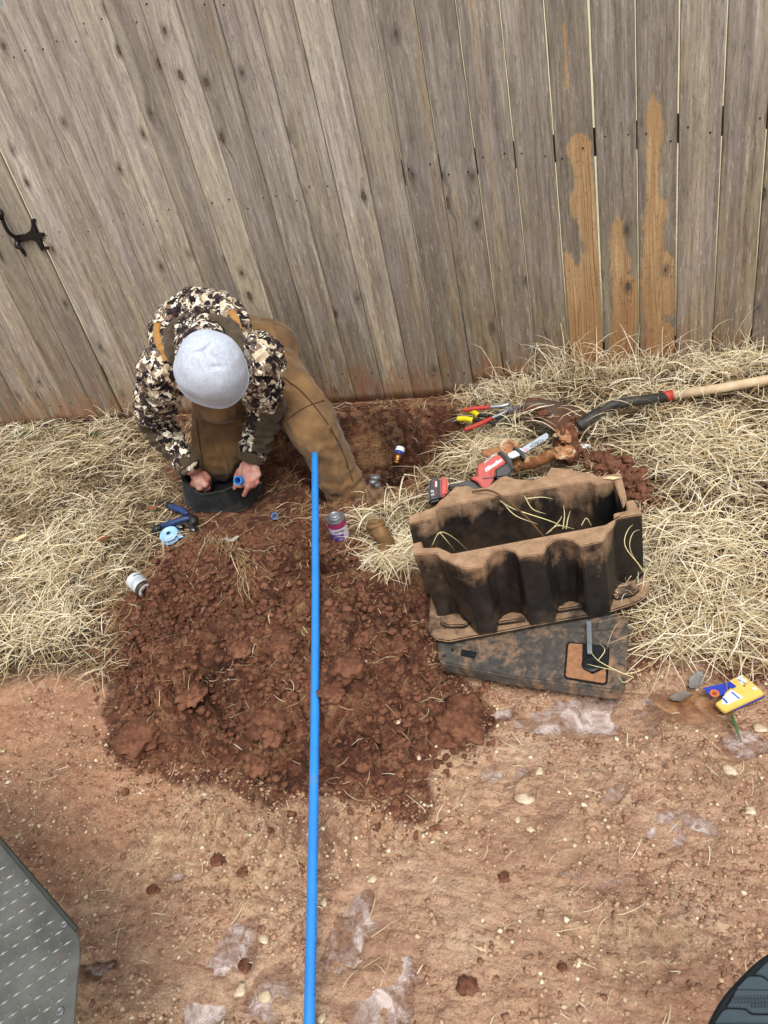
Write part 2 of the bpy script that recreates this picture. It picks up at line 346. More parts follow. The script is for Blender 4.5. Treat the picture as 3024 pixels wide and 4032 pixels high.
    # clay splashed on the foot of the boards
    sp = M.mr(M.math('ADD', M.math('MULTIPLY', z, -1.), M.mr(M.noise(M.vec((1, 1, .6), off=off), 9, 5, .7), .3, .7, -.14, .2)), -.16, .02)
    c = M.mix(M.math('MULTIPLY', sp, .55), c, L('#8f5c3c'))
    M.col(c); M.bump(g1, .005, .7); M.bump(ds, .003, .8); M.bump(g2, .0015, .8); M.bump(M.math('MULTIPLY', kn, -1.), .002, .8); return M.m
WOOD = wood_mat()
NAIL = plain('rusty_nail', '#2a211c', .7, .3)
RAILM = plain('rail_wood', '#3f352b', .9, .2, var=.3)
CLOTH = {}
def camo_mat():
    M = Mat('camouflage_cloth', .8, .2); v = M.vec(); d = M.n('ShaderNodeVectorMath', operation='ADD')
    nn = M.n('ShaderNodeTexNoise'); M.set(nn, 'Vector', v); M.set(nn, 'Scale', 26.); M.set(nn, 'Detail', 3.); sc = M.n('ShaderNodeVectorMath', operation='SCALE'); M.t.links.new(nn.outputs['Color'], sc.inputs[0]); sc.inputs['Scale'].default_value = .06
    M.t.links.new(v, d.inputs[0]); M.t.links.new(sc.outputs[0], d.inputs[1]); q = d.outputs[0]
    base = M.ramp(M.noise(q, 13, 3, .5), [(0, L('#382c2e')), (.45, L('#6b584b')), (.52, L('#9a856e')), (.6, L('#c2b092'))], 'CONSTANT')
    a = M.ramp(M.sep(M.vor(q, 48, out='Color'))[0], [(0, L('#1f181b')), (.34, L('#3b2d2e')), (.5, L('#7d6a58')), (.64, L('#cfc0a4')), (.84, L('#ece5d2'))], 'CONSTANT')
    c = M.mix(M.mr(M.noise(q, 34, 2, .5), .43, .46), base, a)
    sp = M.math('MULTIPLY', M.mr(M.vor(q, 75), .3, .26), M.mr(M.noise(q, 16, 2), .5, .54)); c = M.mix(sp, c, L('#f1ecdc'))
    dk = M.mr(M.noise(q, 11, 3, .6), .58, .61); c = M.mix(M.math('MULTIPLY', dk, .75), c, L('#2b2124'))
    M.col(c); M.bump(M.noise(v, 40, 4), .004, .6); return M.m
CAMO = camo_mat()
def cloth(name, h, h2, sc=18, fine=300, dirt=None, b=.004):
    M = Mat(name, .9, .15); v = M.vec(); c = M.mix(M.mr(M.noise(v, sc, 5, .6), .35, .65), L(h), L(h2))
    if dirt: c = M.mix(M.math('MULTIPLY', M.mr(M.noise(v, sc*.4, 5, .65), .56, .66), .55), c, L(dirt))
    M.col(c); M.bump(M.noise(v, sc*1.6, 4, .55), b, .6); M.bump(M.noise(v, fine, 2), .0008, .6)
    M.b.inputs['Sheen Weight'].default_value = .15; return M.m
DUCK = cloth('brown_duck_canvas', '#5f4730', '#856644', 9, dirt='#75634d'); OLIVE = cloth('olive_cloth', '#453a2c', '#574a38', 20)
FLEECE = cloth('pale_grey_fleece', '#b3bccb', '#c8d0dd', 110, 300, b=.0025); BAGM = cloth('black_canvas', '#151617', '#26272a', 22, dirt='#4b4238'); TAN = cloth('tan_webbing', '#9a6e38', '#b5864c', 30)
def skin_mat():
    M = Mat('skin', .5, .4); v = M.vec(); M.col(M.mix(M.mr(M.noise(v, 26, 4), .42, .62), L('#cfa08c'), L('#c4776a'))); M.b.inputs['Subsurface Weight'].default_value = .12; M.b.inputs['Subsurface Radius'].default_value = (.012, .005, .003)
    M.bump(M.noise(v, 180, 3), .0008); return M.m
SKIN = skin_mat()
BLUE = plain('blue_pipe_plastic', '#2a86d6', .42, .5, var=.08, nscale=12, bump=.0003, dirt='#5a7a9a', damt=.12)
def boxmat():
    M = Mat('clay_smeared_black_plastic', .5, .4); v = M.vec(); z = M.sep(M.tc.outputs['Object'])[2]
    n1 = M.noise(v, 5.5, 6, .65); n2 = M.noise(v, 30, 5, .7); ns = M.noise(M.vec((1, 1, .25)), 18, 5, .6)
    cl = M.mix(M.mr(n2, .35, .65), L('#8b6d52'), L('#ae8d6e'))
    geo = M.n('ShaderNodeNewGeometry'); up = M.mr(M.sep(geo.outputs['True Normal'])[2], .5, .9)
    f = M.math('ADD', M.mr(z, .13, .31, -.5, .12), M.mr(n1, .3, .7, -.30, .34)); f = M.math('ADD', f, M.math('MULTIPLY', up, .35)); f = M.math('ADD', f, M.mr(ns, .3, .7, -.15, .15))
    f = M.math('MAXIMUM', M.mr(f, -.16, .16), M.math('MULTIPLY', up, M.mr(M.math('ADD', M.noise(v, 13, 5, .65), M.math('MULTIPLY', n2, .3)), .76, .64, .12, .9)))
    x_ = M.sep(M.tc.outputs['Object'])[0]; film = M.math('MULTIPLY', M.mr(M.math('ADD', M.noise(v, 3.2, 5, .6), M.math('MULTIPLY', x_, -.5)), .5, .85), M.mr(ns, .35, .65, .2, .75)); f = M.math('MAXIMUM', f, M.math('MULTIPLY', film, .75))
    c = M.mix(f, M.mix(M.mr(n2, .3, .7), L('#141312'), L('#2c2927')), cl); M.col(c); M.rough(M.mr(f, 0, 1, .42, .85)); M.bump(n2, .002, .7); M.bump(n1, .004, .4); return M.m
BOXM = boxmat()
def lidmat():
    M = Mat('muddy_black_lid', .5, .4); v = M.vec((2, 1, 1)); n1 = M.noise(v, 7, 7, .7, .8); n2 = M.noise(M.vec(), 40, 5, .7)
    f = M.mr(M.math('ADD', n1, M.mr(n2, .3, .7, -.1, .1)), .5, .68); c = M.mix(M.math('MULTIPLY', f, .75), M.mix(M.mr(n2, .3, .7), L('#3a3734'), L('#625c55')), L('#9d7858')); M.col(c); M.rough(M.mr(f, 0, 1, .38, .85)); M.bump(n2, .0015, .7); return M.m
LIDM = lidmat()
CLAY = plain('wet_clay_smear', '#a07250', .8, .3, var=.2, nscale=60, bump=.002)
BLACKP = plain('black_plastic', '#17191b', .5, .5, var=.2); REDP = plain('red_plastic', '#c04438', .5, .45, var=.12, nscale=20, dirt='#8e5a42', damt=.15)
STEEL = plain('bright_steel', '#a9afb4', .42, .5, .7, var=.12); GALV = plain('weathered_steel', '#84868a', .5, .5, .7, var=.2, dirt='#7a5a44', damt=.4)
WHITE = plain('white_print', '#eceded', .5, .4, var=.03); DARKP = plain('dark_print', '#22252b', .6)
YEL = plain('yellow_rubber', '#e2cf1e', .5, .4, var=.08); REDR = plain('red_rubber', '#b23a30', .5, .4, var=.12, dirt='#7d4634', damt=.3)
RUST = plain('muddy_shovel_steel', '#5f5046', .6, .4, .3, var=.3, nscale=25, dirt='#6b4632', damt=.55); SOCK = plain('dark_shovel_socket', '#3d3a38', .55, .4, .3, var=.25, dirt='#75604c', damt=.35)
ASH = plain('pale_handle_wood', '#cdb593', .7, .3, var=.15, nscale=25); PURP = plain('purple_print', '#5b3f9c', .5, .4, var=.15, dirt='#c6bccb', damt=.15); MAG = plain('magenta_print', '#9c3560', .5, .4, var=.15)
BRASS = plain('tarnished_brass', '#8a6236', .35, .5, .8, var=.25); BONE = plain('chalky_pipe_scale', '#d8bf9a', .8, .3, var=.25, nscale=50, bump=.002, dirt='#9c6038', damt=.8)
LBLUE = plain('pale_blue_plastic', '#9cc8ee', .4, .5, var=.08); NAVY = plain('dark_blue_rubber', '#233a66', .45, .5, var=.2); GREEN = plain('green_leaf', '#4a6a3c', .6, .3, var=.2)
LEAF = plain('dead_leaf', '#8b5a3a', .8, .2, var=.25); LEAF2 = plain('pale_dead_leaf', '#dcc79a', .8, .2, var=.15); GREYP = plain('grey_scrap', '#a8a89a', .6, .3)
ROOT = plain('root_bark', '#6a4c34', .85, .2, var=.25); RUB = plain('ribbed_rubber', '#3a474e', .55, .4, var=.12); RUBD = plain('dark_rubber_edge', '#14171b', .7, .3)
CREAM = plain('cream_print', '#e6bf5e', .6, .3, var=.06); BLUEP = plain('blue_print', '#2b3fa6', .55, .3, var=.1); PALE = plain('pale_print', '#cfdcea', .6, .3, var=.05); REDM = plain('red_print', '#b4232c', .5)
def puddle_mat(name, a, b, m, cov):
    M = Mat(name, .08, .6); v = M.vec(); n1 = M.noise(v, 9, 6, .65, 1.5); n2 = M.noise(v, 26, 5, .65, 2.); e = M.at('edge')
    c = M.mix(M.mr(n1, .38, .62), L(a), L(b))
    ln = M.math('MULTIPLY', M.mr(M.math('ABSOLUTE', M.math('SUBTRACT', n2, .5)), .012, .0, 0, m), M.mr(n1, .4, .55)); c = M.mix(ln, c, L('#f7f4f6'))
    M.col(c); M.rough(M.mr(n2, .35, .65, .04, .3)); M.bump(n2, .002, .5); M.bump(n1, .002, .4); M.b.inputs['Coat Weight'].default_value = .9; M.b.inputs['Coat Roughness'].default_value = .03
    f = M.math('MAXIMUM', M.mr(M.math('ADD', M.math('ADD', n1, M.math('MULTIPLY', n2, .5)), M.math('MULTIPLY', e, .5)), cov, cov+.3), ln); f = M.math('MULTIPLY', f, M.mr(M.math('ADD', e, M.mr(n2, .3, .7, -.3, .3)), .1, .5))
    gl = M.n('ShaderNodeBsdfGlossy'); gl.inputs['Roughness'].default_value = .06; fr = M.n('ShaderNodeFresnel'); fr.inputs['IOR'].default_value = 1.45; tr = M.n('ShaderNodeBsdfTransparent'); tr.inputs[0].default_value = (.93, .90, .88, 1)
    if M._bump: M.t.links.new(M._bump, gl.inputs['Normal']); M.t.links.new(M._bump, fr.inputs['Normal'])
    m1 = M.n('ShaderNodeMixShader'); M.t.links.new(fr.outputs[0], m1.inputs[0]); M.t.links.new(tr.outputs[0], m1.inputs[1]); M.t.links.new(gl.outputs[0], m1.inputs[2])
    m2 = M.n('ShaderNodeMixShader'); M.set(m2, 0, f); M.t.links.new(m1.outputs[0], m2.inputs[1]); M.t.links.new(M.b.outputs[0], m2.inputs[2]); M.t.links.new(m2.outputs[0], M.t.nodes['Material Output'].inputs[0]); return M.m
ICE = puddle_mat('icy_puddle', '#b18f7b', '#cdb9ae', .95, 1.10); MUDW = puddle_mat('muddy_water', '#94643c', '#ab7f58', .2, .98)

# ------------------------------------------------------------------ terrain
def W(pts, z=0.): return [Pz(x, y, z) for x, y in pts]
LANE = -.05
PIT = [p[:2] for p in W([(600, 925), (660, 905), (720, 893), (800, 884), (900, 880), (1000, 884), (1014, 905), (1000, 950), (985, 985), (930, 1012), (880, 1045), (830, 1058), (770, 1080), (700, 1090), (655, 1050), (622, 1005), (590, 970)])]
PILE = [p[:2] for p in W([(250, 1420), (262, 1330), (330, 1250), (380, 1190), (440, 1150), (520, 1185), (600, 1195), (660, 1165), (750, 1165), (800, 1215), (890, 1240), (935, 1320), (940, 1430), (985, 1480), (1040, 1560), (1010, 1610), (950, 1600), (900, 1680), (905, 1750), (820, 1740), (700, 1720), (600, 1740), (520, 1690), (400, 1670), (300, 1660), (262, 1600), (250, 1500)], LANE)]
LAWN_L = [p[:2] for p in W([(-600, 905), (0, 918), (60, 915), (290, 885), (320, 930), (345, 1000), (390, 1070), (388, 1130), (430, 1150), (380, 1190), (320, 1240), (250, 1310), (243, 1400), (250, 1470), (180, 1455), (90, 1450), (0, 1475), (-600, 1500)])]
LAWN_R = [p[:2] for p in W([(990, 862), (1080, 845), (1300, 810), (1700, 760), (2300, 680), (2400, 1450), (1680, 1450), (1560, 1425), (1450, 1420), (1385, 1380), (1200, 1300), (900, 1245), (800, 1225), (772, 1180), (778, 1120), (815, 1095), (880, 1075), (930, 1020), (990, 990), (1005, 950), (1020, 905)])]
RED = [p[:2] for p in W([(-300, 900), (60, 900), (80, 925), (120, 950), (40, 985), (-300, 1010)])]
BROWNST = [p[:2] for p in W([(390, 1100), (560, 1010), (660, 990), (700, 1085), (770, 1090), (780, 1200), (700, 1190), (560, 1190), (430, 1150)])]
PUD = [  # centre px, half sizes (m), material
    ((800, 2085), (.115, .19), 0, .35), ((470, 2110), (.075, .15), 0, -.1), ((1275, 1545), (.25, .075), 0, .15), ((1490, 1525), (.10, .07), 1, .1), ((1085, 1665), (.075, .045), 0, .3), ((1455, 1790), (.12, .05), 0, .1),
    ((1610, 1600), (.06, .06), 0, 0), ((1330, 1715), (.05, .03), 0, .4), ((385, 1895), (.035, .02), 0, .4), ((210, 2080), (.05, .03), 0, 0), ((970, 1595), (.05, .04), 1, .2), ((1080, 1540), (.06, .03), 0, .3), ((1275, 1900), (.07, .025), 0, 0), ((590, 2150), (.07, .06), 0, .3)]
PUDW = [(Pz(c[0][0], c[0][1], LANE), c[1], c[2], c[3]) for c in PUD]
def puddle_d(x, y):
    d = np.full(x.shape, 9.)
    wx = x+fbm(x*9, y*9, 3, 70)*.05; wy = y+fbm(x*9+5, y*9, 3, 71)*.05
    for p, (a, b), _, r in PUDW:
        c, s = math.cos(r), math.sin(r); u = (wx-p[0])*c+(wy-p[1])*s; v = -(wx-p[0])*s+(wy-p[1])*c
        d = np.minimum(d, np.hypot(u/a, v/b))
    return d
def Hg(x, y):
    far = sst(3.2, 4.5, y)+sst(1.5, 3, np.abs(x+.8)-1.2)
    wob = fbm(x*3, y*3, 3, 11)*.06
    sl = sdist(x, y, LAWN_L); sr = sdist(x, y, LAWN_R)
    bank = sst(-.06, .05, np.maximum(sl, sr)+wob*.5)
    up = sst(1.45, 1.75, y+wob)                           # yard behind the lane
    h = LANE*(1-np.maximum(bank*.95, up))
    h = h+fbm(x*2.2, y*2.2, 4, 3)*.012+bank*fbm(x*7, y*7, 3, 9)*.022
    h = h+.10*sst(-.75, -.1, x)*sst(2.2, 3.0, y)           # ground rises to the right along the fence
    lane = 1-np.clip(bank+up, 0, 1)
    rut = lane+up*.5*(1-bank)
    crust = sst(-.1, .25, fbm(x*2.3, y*5, 4, 61)+.5*np.exp(-((y-1.03)/.16)**2)*(x < -.45))
    h = h+rut*((.006+.008*crust)*lumps(x, y, .07, 21)+(.004+.008*crust)*lumps(x, y, .033, 22)+(.003+.007*crust)*lumps(x, y, .016, 23)+fbm(x*16, y*42, 4, 29)*(.006+.006*crust))
    # tyre lug prints across the lane below the pile
    tp = Pz(620, 1800, LANE); u = x-tp[0]; v = y-tp[1]
    h = h+np.exp(-(v/.06)**2)*np.exp(-(u/.28)**2)*.022*np.sin(u*130+fbm(x*12, y*12, 2, 8)*5)
    pd = puddle_d(x, y); k_ = (1-sst(.75, 1.15, pd))*np.clip(lane*1.3, 0, 1); h = h*(1-k_*.9)+k_*.9*(LANE-.006)+k_*(.016*lumps(x, y, .06, 24)*sst(.45, .6, vn(x*9, y*9, 25))+.006*fbm(x*30, y*30, 3, 26))
    # the pit
    sp = sdist(x+fbm(x*8, y*8, 3, 31)*.05, y+fbm(x*8+4, y*8, 3, 32)*.04, PIT)
    pit = sst(.0, .06, sp); h = h-.50*pit*(1+.2*fbm(x*6, y*6, 3, 33))
    h = h+sst(-.05, .05, sp)*(.045*lumps(x, y, .09, 34)+.026*lumps(x, y, .045, 35)+.015*lumps(x, y, .02, 36)+.03*fbm(x*12, y*12, 4, 37)-.03)
    h = h*(1-np.clip(far, 0, 1)*.5)
    return np.where(y > 3.046, np.maximum(h, -.02), h)
PA_, PB_ = Pz(680, 981, .30), Pz(665, 2212, .03)
SLABS = [(*Pz(a, b, .05)[:2], rr, hh, an, 900+k*7) for k, (a, b, rr, hh, an) in enumerate([(505, 1265, .10, .030, .6), (590, 1395, .05, .035, 2.2), (735, 1430, .055, .04, .9), (640, 1310, .06, .03, 3.6), (360, 1590, .09, .035, -.4), (850, 1320, .05, .03, 1.4), (430, 1420, .07, .03, 4.4), (560, 1550, .06, .035, .2), (800, 1500, .045, .03, 2.6), (330, 1400, .06, .03, 5.2), (900, 1480, .04, .025, .5), (640, 1650, .055, .03, 3.9), (480, 1660, .05, .025, 1.9), (780, 1620, .04, .03, 4.9)])]
PKS = [(Pz(440, 1240, 0), .17, .16), (Pz(600, 1330, 0), .24, .14), (Pz(800, 1380, 0), .18, .10), (Pz(400, 1560, 0), .14, .07), (Pz(690, 1540, 0), .18, .09), (Pz(820, 1480, 0), .10, .05), (Pz(330, 1450, 0), .12, .05), (Pz(560, 1640, 0), .10, .045)]
def Hp(x, y):
    wx = x+fbm(x*5, y*5, 4, 41)*.07; wy = y+fbm(x*5+7, y*5, 4, 42)*.07
    s = sdist(wx, wy, PILE)-.045
    h = LANE-.05+.075*sst(-.02, .05, s)+.07*sst(0, .22, s)
    for p, r, a in PKS: h = h+a*.55*np.exp(-(((x-p[0])**2+(y-p[1])**2)/(r*r)))*sst(-.01, .08, s)
    k = sst(-.01, .06, s)*(.55+.9*vn(x*3+1, y*3, 44))
    pk = PKS[0][0]; sm = 1-.75*np.exp(-(((x-pk[0]-.02)/.13)**2+((y-pk[1]+.03)/.11)**2))   # smooth shovel-cut face near the top
    k = k*sm
    cr_ = np.abs(fbm(x*6.5+fbm(x*20, y*20, 2, 58)*.5, y*6.5, 4, 55)); crk = -.075*np.exp(-(cr_/.04)**2)*sst(.03, .1, s)*sst(.45, .6, vn(x*4, y*4, 56))
    h = h+k*(.085*lumps(x, y, .16, 45)+.062*lumps(x, y, .07, 46)+.030*lumps(x, y, .03, 47)+.016*lumps(x, y, .015, 48)+.05*fbm(x*11, y*11, 5, 49)+.014*fbm(x*70, y*70, 2, 50)-.02)+crk
    for (a_, b_, rr, hh, an, sd) in SLABS:
        c_, s_ = math.cos(an), math.sin(an); u = ((x-a_)*c_+(y-b_)*s_)+fbm(x*14, y*14, 3, sd)*.03; v = (-(x-a_)*s_+(y-b_)*c_)+fbm(x*14+5, y*14, 3, sd+1)*.03
        m_ = sst(1.15, .85, (np.abs(u/rr)**3+np.abs(v/(rr*.7))**3)); h = h+m_*(hh*(.55+.45*u/rr)+.006*fbm(x*40, y*40, 3, sd+2))
    zp_ = .30+(y-PA_[1])/(PB_[1]-PA_[1])*(-.27); dx_ = np.abs(x-(PA_[0]+(y-PA_[1])/(PB_[1]-PA_[1])*(PB_[0]-PA_[0])-.0)); h = np.where(dx_ < .075, np.minimum(h, zp_-.030+.6*np.clip(dx_-.03, 0, 1)), h)
    return h, s
def top(x, y):
    x = np.atleast_1d(np.asarray(x, float)); y = np.atleast_1d(np.asarray(y, float)); a = Hg(x, y); b, s = Hp(x, y); return np.where(s > -.02, np.maximum(a, b), a)
def H1(x, y): return float(top(x, y)[0])
def GH(px_, py_, z=0.):              # where a view ray meets the ground or the heap
    for _ in range(14): p = Pz(px_, py_, z); z += .5*(H1(p[0], p[1])-z)
    return Pz(px_, py_, z)

def axis(lo, hi, st, far0, far1):
    a = list(np.arange(lo, hi, st)); l = []; v = lo; d = st*2
    while v > far0: v -= d; d *= 1.35; l.append(v)
    r = []; v = a[-1]; d = st*2
    while v < far1: v += d; d *= 1.35; r.append(v)
    return np.array(l[::-1]+a+r)
def grid_mesh(ax, ay, fn):
    X, Y = np.meshgrid(ax, ay); x, y = X.ravel(), Y.ravel(); z = fn(x, y)
    nx, ny = len(ax), len(ay); i = np.arange(nx-1); j = np.arange(ny-1); I, J = np.meshgrid(i, j); a = (J*nx+I).ravel()
    F = np.stack([a, a+1, a+nx+1, a+nx], 1); return np.stack([x, y, z], 1), F
ax_ = axis(-3.0, .95, .0062, -60, 60); ay_ = axis(.25, 3.12, .0062, -40, 120)
V, F = grid_mesh(ax_, ay_, Hg)
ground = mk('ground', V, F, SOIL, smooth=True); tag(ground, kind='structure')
x, y = V[:, 0], V[:, 1]
sp = sdist(x, y, PIT); sl = np.maximum(sdist(x, y, LAWN_L), sdist(x, y, LAWN_R)); wb = fbm(x*6, y*6, 3, 60)*.12
pd = puddle_d(x, y); spl = sdist(x, y, PILE); br = sdist(x, y, BROWNST)
yard = sst(-.02, .05, np.minimum(y-1.75, 3.06-y))*sst(-2.3, -2.1, x)*(1-sst(-.03, .04, sl))
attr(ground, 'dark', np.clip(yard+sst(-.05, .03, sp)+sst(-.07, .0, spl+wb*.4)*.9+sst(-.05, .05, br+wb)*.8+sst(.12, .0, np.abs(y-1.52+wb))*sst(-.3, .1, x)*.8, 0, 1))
attr(ground, 'lawn', sst(-.03, .04, sl)*(y < 3.2))
tz = fbm(x*2.3, y*5, 4, 61)
tanm = .75*sst(.12, .45, tz+.5*np.exp(-((y-1.03)/.16)**2)*(x < -.45)+.35*np.exp(-(((x+.62)/.5)**2+((y-.45)/.2)**2)))
attr(ground, 'tan', tanm*(y < 1.6)); attr(ground, 'wet', np.clip(1-sst(.9, 2.2, pd)+.4*(fbm(x*3, y*3, 3, 66) > .1), 0, 1)*(y < 1.7))
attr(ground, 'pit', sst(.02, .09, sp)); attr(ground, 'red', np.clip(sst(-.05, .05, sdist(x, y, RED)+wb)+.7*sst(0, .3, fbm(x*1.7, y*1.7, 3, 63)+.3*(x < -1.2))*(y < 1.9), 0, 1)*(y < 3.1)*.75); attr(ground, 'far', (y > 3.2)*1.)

for (p, (a, b), mi, r), k in zip(PUDW, range(99)):
    n = 72; V = []; rng = np.linspace(0, 2*math.pi, n, endpoint=False); c, s = math.cos(r), math.sin(r)
    zp_ = LANE-.0025+k*.00013; V.append((p[0], p[1], zp_))
    for ring in (.4, .8, 1.1):
        for t in rng:
            q = ring*(1+.16*mnoise.noise(Vector((math.cos(t)*1.6+k*5, math.sin(t)*1.6, 0)))); u, v = a*q*math.cos(t), b*q*math.sin(t)
            V.append((p[0]+u*c-v*s, p[1]+u*s+v*c, zp_))
    F = [(0, 1+i, 1+(i+1) % n) for i in range(n)]+[(1+j*n+i, 1+(j+1)*n+i, 1+(j+1)*n+(i+1) % n, 1+j*n+(i+1) % n) for j in range(2) for i in range(n)]
    o = mk('puddle', V, F, (ICE, MUDW)[mi]); tag(o, kind='structure'); attr(o, 'edge', [1.]+[1.]*n+[.75]*n+[0.]*n)

# heap of dug clay
lo = np.min(PILE, 0)-.12; hi = np.max(PILE, 0)+.12
V, F = grid_mesh(np.arange(lo[0], hi[0], .0045), np.arange(lo[1], hi[1], .0045), lambda x, y: Hp(x, y)[0])
s_ = sdist(V[:, 0], V[:, 1], PILE); keep = s_[F].max(1) > -.1; F = F[keep]
used = np.unique(F); rm = np.full(len(V), -1); rm[used] = np.arange(len(used)); V = V[used]; F = rm[F]
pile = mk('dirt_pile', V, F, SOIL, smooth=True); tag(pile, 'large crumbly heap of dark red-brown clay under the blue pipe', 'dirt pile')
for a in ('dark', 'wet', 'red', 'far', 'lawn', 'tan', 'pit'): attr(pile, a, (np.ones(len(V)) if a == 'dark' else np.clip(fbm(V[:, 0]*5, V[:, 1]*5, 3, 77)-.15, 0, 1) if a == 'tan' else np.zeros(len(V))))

# ------------------------------------------------------------------ stones, clods, gravel
ico = bmesh.new(); bmesh.ops.create_icosphere(ico, subdivisions=2, radius=1); IV = np.array([v.co[:] for v in ico.verts]); IF = np.array([[v.index for v in f.verts] for f in ico.faces]); ico.free()
ico = bmesh.new(); bmesh.ops.create_icosphere(ico, subdivisions=4, radius=1); IV4 = np.array([v.co[:] for v in ico.verts]); IF4 = np.array([[v.index for v in f.verts] for f in ico.faces]); ico.free()
ico = bmesh.new(); bmesh.ops.create_icosphere(ico, subdivisions=1, radius=1); IV1 = np.array([v.co[:] for v in ico.verts]); IF1 = np.array([[v.index for v in f.verts] for f in ico.faces]); ico.free()
def scatter(P, size, base, seed, flat=.65, lump=.3, name='x', mat=None, tone=None):
    BV, BF = base; n = len(P); r = np.random.default_rng(seed); m = len(BV)
    sc = size[:, None]*np.stack([r.uniform(.7, 1.3, n), r.uniform(.7, 1.3, n), r.uniform(flat*.7, flat*1.3, n)], 1)
    a = r.uniform(0, 6.28, n); ca, sa = np.cos(a), np.sin(a)
    d = BV[None]*(1+r.uniform(-lump, lump, (n, m, 1)))*sc[:, None]
    x = d[..., 0]*ca[:, None]-d[..., 1]*sa[:, None]; yv = d[..., 0]*sa[:, None]+d[..., 1]*ca[:, None]
    V = np.stack([x+P[:, 0, None], yv+P[:, 1, None], d[..., 2]+P[:, 2, None]], 2).reshape(-1, 3)
    F = (BF[None]+(np.arange(n)*m)[:, None, None]).reshape(-1, 3)
    o = mk(name, V, F, mat, smooth=False)
    if tone is not None: attr(o, 'tone', np.repeat(tone, m))
    return o
# gravel and pebbles over the lane
n = 70000; gx = RNG.uniform(-1.9, .6, n); gy = RNG.uniform(.3, 1.65, n)
dens = np.clip(.03+1.5*np.clip(fbm(gx*9, gy*16, 3, 161)+.3, 0, 1)*np.clip(fbm(gx*2.3, gy*5, 4, 61)+.25+.4*np.exp(-((gy-1.03)/.16)**2)*(gx < -.45)+.6*np.exp(-(((gx+.62)/.5)**2+((gy-.45)/.2)**2)), 0, 1), 0, 1)
ok = (RNG.random(n) < dens) & (puddle_d(gx, gy) > 1.0) & (sdist(gx, gy, PILE) < .0) & (sdist(gx, gy, LAWN_L) < 0)
gx, gy = gx[ok], gy[ok]; sz = .0012+.0062*RNG.random(len(gx))**6
OC = np.array([(1, 0, 0), (-1, 0, 0), (0, 1, 0), (0, -1, 0), (0, 0, 1), (.3, .2, -1), (.6, .6, .45), (-.6, .5, .5)], float); OF = np.array([(0, 6, 3+1), (6, 2, 4), (2, 7, 4), (7, 1, 4), (1, 3, 4), (3, 0, 4), (0, 2, 6), (2, 1, 7), (0, 3, 5), (3, 1, 5), (1, 2, 5), (2, 0, 5)])
scatter(np.stack([gx, gy, top(gx, gy)+sz*.15], 1), sz, (OC, OF), 3, .6, .3, 'gravel', GRAVEL, RNG.random(len(gx))**.8)
tag(bpy.data.objects['gravel'], 'small pale gravel pressed into the brown mud', 'gravel', kind='stuff')
n = 60000; gx = RNG.uniform(-1.9, .6, n); gy = RNG.uniform(.3, 1.65, n)
dens = np.clip(.10+1.3*np.clip(fbm(gx*3, gy*7, 4, 261)+.12+.5*np.exp(-((gy-1.03)/.14)**2)*(gx < -.3), 0, 1), 0, 1)
ok = (RNG.random(n) < dens) & (puddle_d(gx, gy) > .95) & (sdist(gx, gy, PILE) < .03) & (sdist(gx, gy, LAWN_L) < 0) & (sdist(gx, gy, LAWN_R) < .0); gx, gy = gx[ok], gy[ok]; sz = .0016+.0075*RNG.random(len(gx))**4
scatter(np.stack([gx, gy, top(gx, gy)+sz*.05], 1), sz, (OC, OF), 33, .45, .35, 'mud_crumbs', GRAVEL, RNG.random(len(gx))**1.5*.42)
tag(bpy.data.objects['mud_crumbs'], 'brown crumbs and flakes of drying mud over the lane', 'soil', kind='stuff')
# crumbs of soil over the heap and pit
n = 26000; gx = RNG.uniform(lo[0], hi[0], n); gy = RNG.uniform(lo[1]-.1, hi[1], n); s = sdist(gx, gy, PILE)
ok = (s > .02) | ((s > -.08) & (RNG.random(n) < .22)); gx, gy = gx[ok], gy[ok]; sz = .002+.011*RNG.random(len(gx))**4
P1 = np.stack([gx, gy, top(gx, gy)+sz*.2], 1)
px = RNG.uniform(-1.6, -.6, 2500); py = RNG.uniform(2.2, 3.03, 2500); ok = sdist(px, py, PIT) > -.02; px, py = px[ok], py[ok]
P1 = np.concatenate([P1, np.stack([px, py, top(px, py)+.002], 1)]); sz = np.concatenate([sz, .002+.008*RNG.random(len(px))**3])
_a, _b = Pz(680, 981, .30), Pz(665, 2212, .03); _t = (P1[:, 1]-_a[1])/(_b[1]-_a[1]); ok = np.abs(P1[:, 0]-_a[0]-_t*(_b[0]-_a[0])) > .014+sz; P1, sz = P1[ok], sz[ok]
o = scatter(P1, sz, (IV, IF), 5, .7, .28, 'soil_crumbs', CLOD); tag(o, 'loose dark red-brown crumbs of clay covering the heap', 'soil', kind='stuff')
def lumpy(name, p, r, seed, mat, label, cat, group=None, flat=.7, amp=.28, parent=None, rot=0, sink=.3):
    BF_ = IF if name == 'stone' else IF4; V = (IV if name == 'stone' else IV4).copy(); V = V*(1+(np.random.default_rng(seed).uniform(-.22, .22, (len(V), 1)) if name == 'stone' else 0)); q = n3(V+seed*3.1, .5, seed); q2 = n3(V+seed*1.7, .18, seed+5); q3 = n3(V+seed, .07, seed+9); V = V*(1+amp*q*1.8+amp*.9*q2+amp*.45*q3)[:, None]*np.array(r if hasattr(r, '__len__') else (r, r, r*flat))
    c, s = math.cos(rot), math.sin(rot); V = V@np.array([[c, s, 0], [-s, c, 0], [0, 0, 1]])
    p = np.array(p, float); zr = (r[2] if hasattr(r, '__len__') else r*flat); V = V+p+[0, 0, zr*(1-2*sink)]
    o = mk(name, V, BF_, mat, parent, BF_ is IF4, origin=p if parent is None else None)
    if parent is None: tag(o, label, cat, group)
    return o
